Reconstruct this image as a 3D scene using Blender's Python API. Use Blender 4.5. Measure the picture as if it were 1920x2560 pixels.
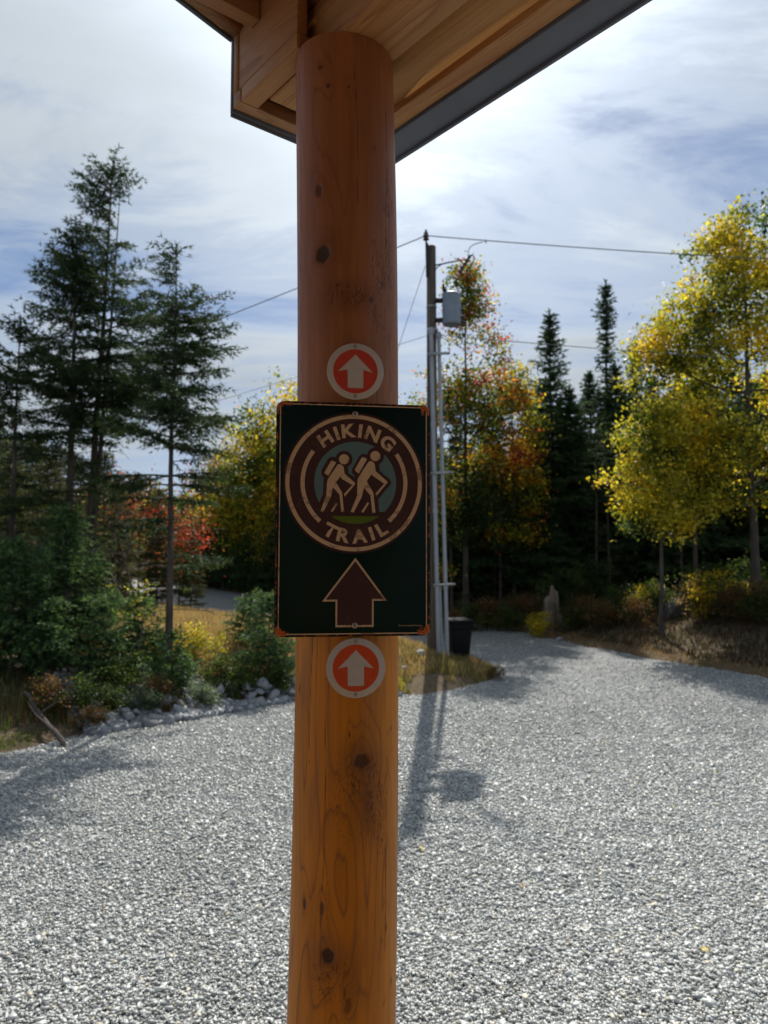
import bpy, math, random
import numpy as np
from mathutils import Vector, Matrix
from mathutils import geometry as mgeo

# ------------------------------------------------------------------ camera, sky, sun
for o in list(bpy.data.objects):
    bpy.data.objects.remove(o)
scene = bpy.context.scene
R_ = math.radians
CAMZ = 2.75
PITCH = R_(3.56)
F = 1850.0                       # focal length in pixels of a 1920 x 2560 frame
cam_d = bpy.data.cameras.new("camera")
cam = bpy.data.objects.new("camera", cam_d)
scene.collection.objects.link(cam)
cam.location = (0, 0, CAMZ)
cam.rotation_euler = (R_(90) + PITCH, 0, 0)
cam_d.sensor_fit = 'VERTICAL'
cam_d.sensor_height = 34.6
cam_d.lens = 34.6 * F / 2560
cam_d.clip_start = 0.05
cam_d.clip_end = 2000
cam_d.dof.use_dof = True
cam_d.dof.focus_distance = 1.47
cam_d.dof.aperture_fstop = 5.6
scene.camera = cam

SUN_EL, SUN_AZ = R_(43.5), R_(4.8)
sun_dir = Vector((math.sin(SUN_AZ) * math.cos(SUN_EL), math.cos(SUN_AZ) * math.cos(SUN_EL), math.sin(SUN_EL)))
world = bpy.data.worlds.new("World")
scene.world = world
world.use_nodes = True
nt = world.node_tree
nt.nodes.clear()


def N(nt, typ, **kw):
    n = nt.nodes.new(typ)
    ins = kw.pop('ins', {})
    for k, v in kw.items():
        setattr(n, k, v)
    for k, v in ins.items():
        if hasattr(v, 'is_output') or isinstance(v, bpy.types.NodeSocket):
            nt.links.new(v, n.inputs[k])
        else:
            n.inputs[k].default_value = v
    return n


def M_(nt, op, a, b=0.0, c=0.0, clamp=False):
    n = nt.nodes.new('ShaderNodeMath')
    n.operation = op
    n.use_clamp = clamp
    for i, v in enumerate((a, b, c)):
        if isinstance(v, bpy.types.NodeSocket):
            nt.links.new(v, n.inputs[i])
        else:
            n.inputs[i].default_value = v
    return n.outputs[0]


def ramp(nt, fac, stops, interp='LINEAR'):
    n = nt.nodes.new('ShaderNodeValToRGB')
    n.color_ramp.interpolation = interp
    el = n.color_ramp.elements
    while len(el) < len(stops):
        el.new(0.5)
    for e, (p, c) in zip(el, stops):
        e.position = p
        if not hasattr(c, '__len__'):
            c = (c, c, c)
        e.color = (c[0], c[1], c[2], 1)
    nt.links.new(fac, n.inputs[0])
    return n.outputs[0]


def mixc(nt, fac, a, b, blend='MIX'):
    n = nt.nodes.new('ShaderNodeMix')
    n.data_type = 'RGBA'
    n.blend_type = blend
    for idx, v in ((0, fac), (6, a), (7, b)):
        if isinstance(v, bpy.types.NodeSocket):
            nt.links.new(v, n.inputs[idx])
        elif idx == 0:
            n.inputs[0].default_value = v
        else:
            n.inputs[idx].default_value = (v[0], v[1], v[2], 1)
    return n.outputs[2]


sky = N(nt, 'ShaderNodeTexSky', sky_type='NISHITA', sun_disc=False, sun_elevation=SUN_EL, sun_rotation=SUN_AZ,
        air_density=1.0, dust_density=0.3, ozone_density=3.0)
bg_sky = N(nt, 'ShaderNodeBackground', ins={'Color': sky.outputs[0], 'Strength': 0.085})
tc = N(nt, 'ShaderNodeTexCoord')
sep0 = N(nt, 'ShaderNodeSeparateXYZ', ins={0: tc.outputs['Generated']})
up_ = N(nt, 'ShaderNodeCombineXYZ', ins={0: sep0.outputs[0], 1: sep0.outputs[1], 2: M_(nt, 'ADD', M_(nt, 'MULTIPLY', M_(nt, 'MAXIMUM', sep0.outputs[2], 0.0), 0.8), 0.2)})
upn = N(nt, 'ShaderNodeVectorMath', operation='NORMALIZE', ins={0: up_.outputs[0]})
nt.links.new(upn.outputs[0], sky.inputs['Vector'])
sep = N(nt, 'ShaderNodeSeparateXYZ', ins={0: tc.outputs['Generated']})
zz = M_(nt, 'ADD', M_(nt, 'MAXIMUM', sep.outputs[2], 0.0), 0.10)
pl = N(nt, 'ShaderNodeCombineXYZ', ins={0: M_(nt, 'DIVIDE', sep.outputs[0], zz), 1: M_(nt, 'DIVIDE', sep.outputs[1], zz), 2: 0.0})
mp = N(nt, 'ShaderNodeMapping', ins={0: pl.outputs[0], 1: (8.6, 4.2, 0.4), 2: (0, 0, R_(14)), 3: (0.75, 1.25, 1.0)})
n1 = N(nt, 'ShaderNodeTexNoise', ins={'Vector': mp.outputs[0], 'Scale': 0.85, 'Detail': 7.0, 'Roughness': 0.52, 'Distortion': 0.5})
mp2 = N(nt, 'ShaderNodeMapping', ins={0: pl.outputs[0], 1: (5.7, 5.3, 0.9), 2: (0, 0, R_(-20)), 3: (0.9, 1.9, 1.0)})
n2 = N(nt, 'ShaderNodeTexNoise', ins={'Vector': mp2.outputs[0], 'Scale': 1.5, 'Detail': 8.0, 'Roughness': 0.66, 'Distortion': 0.5})
nsum = M_(nt, 'ADD', M_(nt, 'MULTIPLY', n1.outputs[0], 0.60), M_(nt, 'MULTIPLY', n2.outputs[0], 0.40))
dt = N(nt, 'ShaderNodeVectorMath', operation='DOT_PRODUCT', ins={0: tc.outputs['Generated'], 1: tuple(sun_dir)})
dots = M_(nt, 'MAXIMUM', dt.outputs['Value'], 0.0)
veil = M_(nt, 'MULTIPLY', M_(nt, 'POWER', dots, 7.0), 0.16)
cover = ramp(nt, M_(nt, 'ADD', nsum, veil), [(0.41, 0.05), (0.51, 0.52), (0.61, 0.95)], 'EASE')
glow = M_(nt, 'ADD', M_(nt, 'MULTIPLY', M_(nt, 'POWER', dots, 16.0), 0.58), M_(nt, 'MULTIPLY', M_(nt, 'POWER', dots, 60.0), 1.4))
dens = ramp(nt, n1.outputs[0], [(0.40, 1.12), (0.70, 0.74)])
cstr = M_(nt, 'MULTIPLY', M_(nt, 'ADD', glow, 0.60), dens)
bg_cl = N(nt, 'ShaderNodeBackground', ins={'Color': (0.83, 0.92, 1.0, 1), 'Strength': cstr})
mxs = N(nt, 'ShaderNodeMixShader', ins={0: cover, 1: bg_sky.outputs[0], 2: bg_cl.outputs[0]})
N(nt, 'ShaderNodeOutputWorld', ins={0: mxs.outputs[0]})

sun_l = bpy.data.lights.new("sun", 'SUN')
sun_l.energy = 4.8
sun_l.angle = R_(0.55)
sun_l.color = (1.0, 0.95, 0.87)
sun = bpy.data.objects.new("sun", sun_l)
scene.collection.objects.link(sun)
sun.rotation_euler = (-sun_dir).to_track_quat('-Z', 'Y').to_euler()
sun.location = sun_dir * 100

vs = scene.view_settings
vs.view_transform = 'Standard'
vs.look = 'None'
vs.exposure = 0.15
vs.gamma = 1.0
vs.use_curve_mapping = False
scene.render.engine = 'CYCLES'
cy = scene.cycles
cy.max_bounces = 8
cy.diffuse_bounces = 4
cy.glossy_bounces = 3
cy.transmission_bounces = 4
cy.transparent_max_bounces = 8
cy.sample_clamp_indirect = 6.0
cy.caustics_reflective = False
cy.caustics_refractive = False
try:
    cy.use_denoising = True
    cy.denoiser = 'OPENIMAGEDENOISE'
except Exception:
    pass

# ------------------------------------------------------------------ helpers
COL = scene.collection
rng = np.random.default_rng(7)
random.seed(7)
CP, SP = math.cos(PITCH), math.sin(PITCH)


def at(px, py, Y):
    """world point seen at photo pixel (px, py) at forward distance Y"""
    x = (px - 960) / F
    y = (1280 - py) / F
    yf = CP - y * SP
    zf = y * CP + SP
    s = Y / yf
    return Vector((x * s, Y, CAMZ + zf * s))


def hgt(py, Y):
    return at(960, py, Y).z


def tag(o, label=None, cat=None, group=None, kind=None):
    if label: o['label'] = label
    if cat: o['category'] = cat
    if group: o['group'] = group
    if kind: o['kind'] = kind
    return o


def empty(name, loc=(0, 0, 0), rz=0.0):
    o = bpy.data.objects.new(name, None)
    o.empty_display_size = 0.1
    COL.objects.link(o)
    o.location = loc
    o.rotation_euler = (0, 0, rz)
    return o


def make_mesh(name, V, polys, col=None, smooth=False):
    V = np.asarray(V, dtype=np.float32).reshape(-1, 3)
    me = bpy.data.meshes.new(name)
    me.vertices.add(len(V))
    me.vertices.foreach_set('co', V.ravel())
    idx, starts, n = [], [], 0
    for P in polys:
        P = np.asarray(P, dtype=np.int32)
        if P.size == 0: continue
        k = P.shape[1]
        idx.append(P.ravel())
        starts.append(n + np.arange(len(P), dtype=np.int32) * k)
        n += P.size
    idx = np.concatenate(idx)
    starts = np.concatenate(starts)
    me.loops.add(len(idx))
    me.loops.foreach_set('vertex_index', idx)
    me.polygons.add(len(starts))
    me.polygons.foreach_set('loop_start', starts)
    if smooth:
        me.polygons.foreach_set('use_smooth', np.ones(len(starts), dtype=bool))
    me.update(calc_edges=True)
    if col is not None:
        ca = me.color_attributes.new('col', 'FLOAT_COLOR', 'POINT')
        c4 = np.ones((len(V), 4), dtype=np.float32)
        c4[:, :3] = col
        ca.data.foreach_set('color', c4.ravel())
    return me


def link(name, me, mat, parent=None):
    o = bpy.data.objects.new(name, me)
    COL.objects.link(o)
    if mat is not None and not me.materials:
        me.materials.append(mat)
    if parent is not None:
        o.parent = parent
    return o


def kids(o):
    return [c for c in bpy.data.objects if c.parent == o]


def copy_tree(o, parent=None):
    c = o.copy()
    COL.objects.link(c)
    if parent is not None:
        c.parent = parent
    for ch in list(o.children):
        copy_tree(ch, c)
    return c


class G:
    """collects shapes into one mesh"""

    def __init__(self):
        self.v, self.p, self.n = [], {}, 0

    def add(self, V, faces):
        V = np.asarray(V, dtype=float).reshape(-1, 3)
        for f in faces:
            self.p.setdefault(len(f), []).append([i + self.n for i in f])
        self.v.append(V)
        self.n += len(V)

    def addnp(self, V, polys):
        for P in polys:
            if len(P):
                self.p.setdefault(P.shape[1], []).extend((P + self.n).tolist())
        self.v.append(np.asarray(V).reshape(-1, 3))
        self.n += len(self.v[-1])

    def box(self, x0, x1, y0, y1, z0, z1, M=None, taper=None):
        V = [(x, y, z) for z in (z0, z1) for y in (y0, y1) for x in (x0, x1)]
        if M is not None:
            V = [tuple(M @ Vector(v)) for v in V]
        self.add(V, [(0, 2, 3, 1), (4, 5, 7, 6), (0, 1, 5, 4), (2, 6, 7, 3), (0, 4, 6, 2), (1, 3, 7, 5)])

    def cyl(self, a, b, r0, r1=None, seg=20, caps=True):
        a, b = Vector(a), Vector(b)
        r1 = r0 if r1 is None else r1
        q = (b - a).to_track_quat('Z', 'Y')
        V = []
        for p, r in ((a, r0), (b, r1)):
            for k in range(seg):
                t = 2 * math.pi * k / seg
                V.append(tuple(p + q @ Vector((r * math.cos(t), r * math.sin(t), 0))))
        fs = [(k, (k + 1) % seg, seg + (k + 1) % seg, seg + k) for k in range(seg)]
        if caps:
            fs += [tuple(reversed(range(seg))), tuple(range(seg, 2 * seg))]
        self.add(V, fs)

    def lathe(self, prof, seg=24, M=None, caps=True):
        V, fs = [], []
        for r, z in prof:
            for k in range(seg):
                t = 2 * math.pi * k / seg
                V.append((r * math.cos(t), r * math.sin(t), z))
        for i in range(len(prof) - 1):
            for k in range(seg):
                fs.append((i * seg + k, i * seg + (k + 1) % seg, (i + 1) * seg + (k + 1) % seg, (i + 1) * seg + k))
        if caps:
            fs.append(tuple(reversed(range(seg))))
            fs.append(tuple(range((len(prof) - 1) * seg, len(prof) * seg)))
        if M is not None:
            V = [tuple(M @ Vector(v)) for v in V]
        self.add(V, fs)

    def tube(self, pts, r, seg=8):
        P = np.array([pts], dtype=float)
        rr = np.full((1, P.shape[1]), r) if not hasattr(r, '__len__') else np.array([r])
        V, Q = tube_batch(P, rr, seg)
        self.addnp(V, [Q])

    def build(self, name, mat, parent=None, smooth=False, bevel=0.0):
        me = make_mesh(name, np.concatenate(self.v), [np.array(x) for x in self.p.values()], smooth=smooth)
        o = link(name, me, mat, parent)
        if smooth:
            try:
                me.set_sharp_from_angle(angle=R_(40))
            except Exception:
                pass
        if bevel:
            m = o.modifiers.new('bevel', 'BEVEL')
            m.width = bevel
            m.segments = 2
            m.limit_method = 'ANGLE'
        return o


def tube_batch(P, Rr, sides=5):
    """P (M,n,3), Rr (M,n) -> verts, quads"""
    Mn, n, _ = P.shape
    T = np.gradient(P, axis=1)
    T /= np.linalg.norm(T, axis=2, keepdims=True) + 1e-9
    ref = np.where(np.abs(T[:, :1, 2:3]) > 0.85, np.array([1.0, 0, 0]), np.array([0, 0, 1.0]))
    ref = np.broadcast_to(ref, T.shape)
    A = np.cross(T, ref)
    A /= np.linalg.norm(A, axis=2, keepdims=True) + 1e-9
    B = np.cross(T, A)
    ang = np.arange(sides) * 2 * np.pi / sides
    V = P[:, :, None, :] + Rr[:, :, None, None] * (np.cos(ang)[None, None, :, None] * A[:, :, None, :] + np.sin(ang)[None, None, :, None] * B[:, :, None, :])
    base = (np.arange(Mn) * n * sides)[:, None, None] + (np.arange(n - 1) * sides)[None, :, None]
    k = np.arange(sides)[None, None, :]
    k2 = (np.arange(sides) + 1)[None, None, :] % sides
    Q = np.stack([base + k, base + k2, base + sides + k2, base + sides + k], axis=-1).reshape(-1, 4)
    return V.reshape(-1, 3), Q


def _h(i, j, k, s):
    n = (i * 374761393 + j * 668265263 + k * 2147483647 + s * 1274126177) & 0xFFFFFFFF
    n = ((n ^ (n >> 13)) * 1274126177) & 0xFFFFFFFF
    n = n ^ (n >> 16)
    return (n & 0xFFFFFF) / float(0xFFFFFF)


def vnoise(x, y, z=None, s=0):
    x = np.asarray(x, dtype=float); y = np.asarray(y, dtype=float)
    z = np.zeros_like(x) if z is None else np.asarray(z, dtype=float)
    i, j, k = np.floor(x).astype(np.int64), np.floor(y).astype(np.int64), np.floor(z).astype(np.int64)
    u, v, w = x - i, y - j, z - k
    u, v, w = u * u * (3 - 2 * u), v * v * (3 - 2 * v), w * w * (3 - 2 * w)
    out = 0
    for a in (0, 1):
        for b in (0, 1):
            for c in (0, 1):
                out = out + _h(i + a, j + b, k + c, s) * (u if a else 1 - u) * (v if b else 1 - v) * (w if c else 1 - w)
    return out


def fbm(x, y, z=None, s=0, o=4):
    t, a, n = 0, 0.5, 0
    for q in range(o):
        f = 2 ** q
        t = t + a * vnoise(np.asarray(x) * f, np.asarray(y) * f, None if z is None else np.asarray(z) * f, s + q)
        n += a
        a *= 0.5
    return t / n


def sstep(a, b, x):
    t = np.clip((x - a) / (b - a), 0, 1)
    return t * t * (3 - 2 * t)


# ------------------------------------------------------------------ materials
def new_mat(name):
    m = bpy.data.materials.new(name)
    m.use_nodes = True
    t = m.node_tree
    t.nodes.clear()
    out = t.nodes.new('ShaderNodeOutputMaterial')
    return m, t, out


def pbr(name, color, rough=0.6, metal=0.0, spec=0.5, vary=0.0, vscale=20.0, bump=0.0, bscale=60.0, coat=0.0, stretch=(1, 1, 1)):
    m, t, out = new_mat(name)
    b = N(t, 'ShaderNodeBsdfPrincipled', ins={'Roughness': rough, 'Metallic': metal, 'Specular IOR Level': spec, 'Coat Weight': coat})
    tcn = N(t, 'ShaderNodeTexCoord')
    mpn = N(t, 'ShaderNodeMapping', ins={0: tcn.outputs['Object'], 3: stretch})
    if vary:
        nz = N(t, 'ShaderNodeTexNoise', ins={'Vector': mpn.outputs[0], 'Scale': vscale, 'Detail': 6.0, 'Roughness': 0.6})
        lo = [c * (1 - vary) for c in color]
        hi = [min(1, c * (1 + vary)) for c in color]
        c = ramp(t, nz.outputs[0], [(0.3, lo), (0.7, hi)])
        t.links.new(c, b.inputs['Base Color'])
    else:
        b.inputs['Base Color'].default_value = (*color, 1)
    if bump:
        nb = N(t, 'ShaderNodeTexNoise', ins={'Vector': mpn.outputs[0], 'Scale': bscale, 'Detail': 5.0})
        bp = N(t, 'ShaderNodeBump', ins={'Strength': bump, 'Distance': 0.01, 'Height': nb.outputs[0]})
        t.links.new(bp.outputs[0], b.inputs['Normal'])
    t.links.new(b.outputs[0], out.inputs[0])
    return m


def leaf_mat(name, trans=0.45, rough=0.55, tint=1.25):
    m, t, out = new_mat(name)
    a = N(t, 'ShaderNodeAttribute', attribute_name='col')
    d = N(t, 'ShaderNodeBsdfPrincipled', ins={'Base Color': a.outputs['Color'], 'Roughness': rough, 'Specular IOR Level': 0.25})
    tc2 = mixc(t, 1.0, a.outputs['Color'], (tint, tint, tint * 0.7), 'MULTIPLY')
    tr = N(t, 'ShaderNodeBsdfTranslucent', ins={'Color': tc2})
    mx = N(t, 'ShaderNodeMixShader', ins={0: trans, 1: d.outputs[0], 2: tr.outputs[0]})
    t.links.new(mx.outputs[0], out.inputs[0])
    return m


def vcol_mat(name, rough=0.6, spec=0.4, coat=0.0, crough=0.3, bump=0.0, bscale=300, stretch=(1, 1, 1)):
    m, t, out = new_mat(name)
    a = N(t, 'ShaderNodeAttribute', attribute_name='col')
    b = N(t, 'ShaderNodeBsdfPrincipled', ins={'Base Color': a.outputs['Color'], 'Roughness': rough, 'Specular IOR Level': spec,
                                              'Coat Weight': coat, 'Coat Roughness': crough})
    if bump:
        tcn = N(t, 'ShaderNodeTexCoord')
        mpn = N(t, 'ShaderNodeMapping', ins={0: tcn.outputs['Object'], 3: stretch})
        nb = N(t, 'ShaderNodeTexNoise', ins={'Vector': mpn.outputs[0], 'Scale': bscale, 'Detail': 3.0})
        bp = N(t, 'ShaderNodeBump', ins={'Strength': bump, 'Distance': 0.003, 'Height': nb.outputs[0]})
        t.links.new(bp.outputs[0], b.inputs['Normal'])
    t.links.new(b.outputs[0], out.inputs[0])
    return m


def wood_mat(name, light, dark, along='X', ring=14.0, rough=0.55, off=0.0):
    """sawn boards: grain stretched along one local axis, growth-ring bands, fine fibre, a few knots"""
    m, t, out = new_mat(name)
    tcn = N(t, 'ShaderNodeTexCoord')
    st = {'X': (0.6, 9, 9), 'Y': (9, 0.6, 9), 'Z': (9, 9, 0.6)}[along]
    mpn = N(t, 'ShaderNodeMapping', ins={0: tcn.outputs['Object'], 1: (off, off * 1.7, off * .6), 3: st})
    n0 = N(t, 'ShaderNodeTexNoise', ins={'Vector': mpn.outputs[0], 'Scale': 1.0, 'Detail': 2.0, 'Distortion': 0.6})
    rings = M_(t, 'FRACT', M_(t, 'MULTIPLY', n0.outputs[0], ring))
    rr = ramp(t, rings, [(0.0, 0.0), (0.75, 0.35), (0.94, 1.0), (1.0, 0.1)])
    mpf = N(t, 'ShaderNodeMapping', ins={0: mpn.outputs[0], 3: (4, 9, 9) if along == 'X' else ((9, 4, 9) if along == 'Y' else (9, 9, 4))})
    nf = N(t, 'ShaderNodeTexNoise', ins={'Vector': mpf.outputs[0], 'Scale': 3.0, 'Detail': 4.0, 'Roughness': 0.7})
    nl = N(t, 'ShaderNodeTexNoise', ins={'Vector': tcn.outputs['Object'], 'Scale': 2.5, 'Detail': 3.0})
    c = mixc(t, rr, light, dark)
    c = mixc(t, ramp(t, nf.outputs[0], [(0.35, 0.0), (0.7, 0.5)]), c, [x * 0.62 for x in dark])
    c = mixc(t, ramp(t, nl.outputs[0], [(0.4, 0.0), (0.7, 0.45)]), c, [light[0] * .8, light[1] * .62, light[2] * .5])
    vk = N(t, 'ShaderNodeTexVoronoi', ins={'Vector': tcn.outputs['Object'], 'Scale': 3.4, 'Randomness': 1.0})
    c = mixc(t, ramp(t, vk.outputs['Distance'], [(0.0, 0.85), (0.035, 0.75), (0.07, 0.0)]), c, (0.05, 0.022, 0.012))
    b = N(t, 'ShaderNodeBsdfPrincipled', ins={'Base Color': c, 'Roughness': rough, 'Specular IOR Level': 0.35})
    bp = N(t, 'ShaderNodeBump', ins={'Strength': 0.25, 'Distance': 0.004, 'Height': nf.outputs[0]})
    t.links.new(bp.outputs[0], b.inputs['Normal'])
    t.links.new(b.outputs[0], out.inputs[0])
    return m


MAT = {}
MAT['bark_spruce'] = pbr('bark_spruce', (0.085, 0.066, 0.053), 0.9, vary=0.5, vscale=9, bump=0.8, bscale=18, stretch=(1, 1, .35))
MAT['bark_maple'] = pbr('bark_maple', (0.085, 0.068, 0.056), 0.9, vary=0.5, vscale=7, bump=0.8, bscale=20, stretch=(1, 1, .3))
MAT['needle'] = leaf_mat('needle', 0.34, 0.6, 1.4)
MAT['leaf'] = leaf_mat('leaf', 0.58, 0.5, 1.6)
MAT['grass'] = leaf_mat('grass', 0.35, 0.6, 1.2)
MAT['steel'] = pbr('galvanised', (0.45, 0.46, 0.47), 0.5, 0.6, vary=0.2, vscale=30)
MAT['black_metal'] = pbr('black_metal', (0.025, 0.025, 0.028), 0.5)
MAT['porcelain'] = pbr('porcelain', (0.07, 0.05, 0.045), 0.25)
MAT['conduit'] = pbr('conduit_pvc', (0.36, 0.38, 0.41), 0.45, vary=0.12, vscale=6)
MAT['tank'] = pbr('tank_paint', (0.24, 0.275, 0.33), 0.45, vary=0.12, vscale=5)
MAT['pole_wood'] = pbr('pole_wood', (0.115, 0.092, 0.070), 0.85, vary=0.45, vscale=14, bump=0.6, bscale=25, stretch=(1, 1, .08))
MAT['wire'] = pbr('wire', (0.10, 0.10, 0.105), 0.6)
MAT['bin'] = pbr('bin_plastic', (0.006, 0.007, 0.009), 0.7, spec=.2, vary=0.15, vscale=8)
MAT['fascia'] = pbr('fascia_metal', (0.125, 0.148, 0.195), 0.5, vary=0.08, vscale=8)
MAT['fir'] = wood_mat('fir_board', (0.60, 0.33, 0.13), (0.40, 0.17, 0.060), 'X', 9)
MAT['fir_b'] = wood_mat('fir_board_dark', (0.54, 0.27, 0.11), (0.36, 0.15, 0.055), 'X', 16, off=3.3)
MAT['fir_y'] = wood_mat('fir_cross', (0.52, 0.30, 0.15), (0.36, 0.17, 0.08), 'Y', 12, off=1.3)
MAT['ply'] = wood_mat('soffit_ply', (0.66, 0.37, 0.14), (0.52, 0.24, 0.075), 'X', 6, off=6.1)
MAT['deck'] = wood_mat('deck_board', (0.24, 0.150, 0.075), (0.17, 0.095, 0.045), 'X', 10, off=9.1)
MAT['unseen_log_wall'] = wood_mat('unseen_log_wall', (0.20, 0.10, 0.045), (0.12, 0.055, 0.025), 'Y', 10, off=4.1)
MAT['roofing'] = pbr('roof_metal', (0.09, 0.095, 0.105), 0.5)
MAT['rock'] = pbr('rock', (0.29, 0.30, 0.315), 0.85, vary=0.35, vscale=5, bump=0.7, bscale=14)
MAT['rock_dark'] = pbr('rock_dark', (0.10, 0.098, 0.095), 0.9, vary=0.4, vscale=4, bump=0.7, bscale=12)
MAT['snag'] = pbr('snag_wood', (0.21, 0.165, 0.125), 0.9, vary=0.4, vscale=8, bump=0.9, bscale=14, stretch=(1, 1, .12))
MAT['dead'] = pbr('dead_wood', (0.085, 0.068, 0.055), 0.9, vary=0.4, vscale=10, bump=0.6, bscale=20)

# ------------------------------------------------------------------ ground
GRAVEL = np.array([(-16, -8), (16, -8), (17, 6), (12.5, 13.2), (8.9, 17.2), (7.2, 20.8), (5.05, 27.5), (3.9, 29.4), (2.7, 30.4),
                   (-1, 33), (-4.5, 37), (-7.3, 42), (-9.6, 47), (-14, 58), (-20.6, 72), (-35, 85), (-60, 100),
                   (-60, 80), (-35, 62), (-20.5, 50), (-15, 42), (-9.9, 34.6), (-7.3, 30.6), (-5, 27.8), (-2, 25.3), (0.2, 23.0),
                   (1.6, 21.2), (2.55, 19.6), (2.75, 18.3), (2.45, 17.1), (1.7, 16.1), (0.9, 15.2), (-0.4, 14.7), (-1.8, 14.5), (-3.2, 12.9), (-4.5, 11.75),
                   (-5.45, 10.6), (-7.5, 9.5), (-16, 8.4)], dtype=float)


def subdiv_poly(P, step):
    out = []
    for i in range(len(P)):
        a, b = P[i], P[(i + 1) % len(P)]
        n = max(1, int(np.linalg.norm(b - a) / step))
        for k in range(n):
            out.append(a + (b - a) * k / n)
    return np.array(out)


def inside(P, X, Y):
    c = np.zeros(X.shape, dtype=bool)
    for i in range(len(P)):
        x0, y0 = P[i]
        x1, y1 = P[(i + 1) % len(P)]
        cond = ((y0 > Y) != (y1 > Y))
        xi = (x1 - x0) * (Y - y0) / (y1 - y0 + 1e-12) + x0
        c ^= cond & (X < xi)
    return c


def pdist(P, X, Y):
    d = np.full(X.shape, 1e9)
    for i in range(len(P)):
        a = P[i]
        b = P[(i + 1) % len(P)]
        ab = b - a
        t = np.clip(((X - a[0]) * ab[0] + (Y - a[1]) * ab[1]) / (ab @ ab), 0, 1)
        d = np.minimum(d, np.hypot(X - a[0] - t * ab[0], Y - a[1] - t * ab[1]))
    return d


def rise(y):
    return 0.6 * sstep(24, 44, np.asarray(y, dtype=float))


def ground_z(X, Y):
    X = np.asarray(X, dtype=float); Y = np.asarray(Y, dtype=float)
    ins = inside(GRAVEL, X, Y)
    d = pdist(GRAVEL, X, Y)
    isl = sstep(4, 1, X) * sstep(40, 28, Y)
    bank = 0.10 * sstep(0, .5, d) + (0.95 - .22 * isl) * sstep(0.2, 4.8 - 1.2 * isl, d) + 0.22 * (fbm(X * .45, Y * .45, s=5, o=4) - .5) * sstep(0, 2, d)
    bank = bank + 2.5 * sstep(40, 220, Y)
    return rise(Y) + np.where(ins, -0.07 * sstep(0, .5, d), bank)


def gz(x, y):
    return float(ground_z(np.array([x]), np.array([y]))[0])


def axis(lo, hi, c0, c1, fine, growth=1.12):
    a = list(np.arange(c0, c1, fine))
    st, x = fine, c1
    while x < hi:
        a.append(x); st *= growth; x += st
    a.append(hi)
    st, x = fine, c0
    b = []
    while x > lo:
        st *= growth; x -= st; b.append(x)
    return np.array(sorted(set(b + a)))


ax = axis(-400, 400, -14, 15, 0.3)
ay = axis(-60, 700, 6, 36, 0.3)
XX, YY = np.meshgrid(ax, ay)
ZZ = ground_z(XX, YY)
nx, ny = len(ax), len(ay)
ii = (np.arange(ny - 1)[:, None] * nx + np.arange(nx - 1)[None, :]).ravel()
Q = np.stack([ii, ii + 1, ii + nx + 1, ii + nx], 1)


def ground_mat():
    m, t, out = new_mat('forest_floor')
    tcn = N(t, 'ShaderNodeTexCoord')
    n1_ = N(t, 'ShaderNodeTexNoise', ins={'Vector': tcn.outputs['Object'], 'Scale': 0.9, 'Detail': 8.0, 'Roughness': 0.65})
    n2_ = N(t, 'ShaderNodeTexNoise', ins={'Vector': tcn.outputs['Object'], 'Scale': 14.0, 'Detail': 6.0, 'Roughness': 0.7})
    c = ramp(t, n1_.outputs[0], [(0.3, (0.10, 0.075, 0.05)), (0.5, (0.19, 0.14, 0.085)), (0.7, (0.14, 0.12, 0.055))])
    c = mixc(t, ramp(t, n2_.outputs[0], [(0.4, 0.0), (0.65, 0.8)]), c, (0.06, 0.045, 0.035))
    b = N(t, 'ShaderNodeBsdfPrincipled', ins={'Base Color': c, 'Roughness': 0.95, 'Specular IOR Level': 0.1})
    bp = N(t, 'ShaderNodeBump', ins={'Strength': 0.8, 'Distance': 0.05, 'Height': n2_.outputs[0]})
    t.links.new(bp.outputs[0], b.inputs['Normal'])
    t.links.new(b.outputs[0], out.inputs[0])
    return m


tag(link('ground', make_mesh('ground', np.stack([XX, YY, ZZ], -1), [Q], smooth=True), ground_mat()), kind='structure')

# gravel sheet
bp_ = subdiv_poly(GRAVEL, 0.35)
bn = bp_ + (np.stack([fbm(bp_[:, 0] * 1.3, bp_[:, 1] * 1.3, s=31), fbm(bp_[:, 0] * 1.3, bp_[:, 1] * 1.3, s=47)], 1) - .5) * 0.55
gx, gy = np.meshgrid(np.arange(-60, 17.5, 1.0), np.arange(-8, 100, 1.0))
pin = np.stack([gx.ravel(), gy.ravel()], 1)
ok = inside(bn, pin[:, 0], pin[:, 1]) & (pdist(GRAVEL, pin[:, 0], pin[:, 1]) > 0.6)
pin = pin[ok]
allp = [Vector(p) for p in np.concatenate([bn, pin])]
nb_ = len(bn)
res = mgeo.delaunay_2d_cdt(allp, [], [list(range(nb_))], 1, 1e-5)
gv = np.array([tuple(v) for v in res[0]])
gf = np.array([f for f in res[2] if len(f) == 3])
gzv = rise(gv[:, 1]) + 0.03 * (fbm(gv[:, 0] * .5, gv[:, 1] * .5, s=3) - .5)


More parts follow.
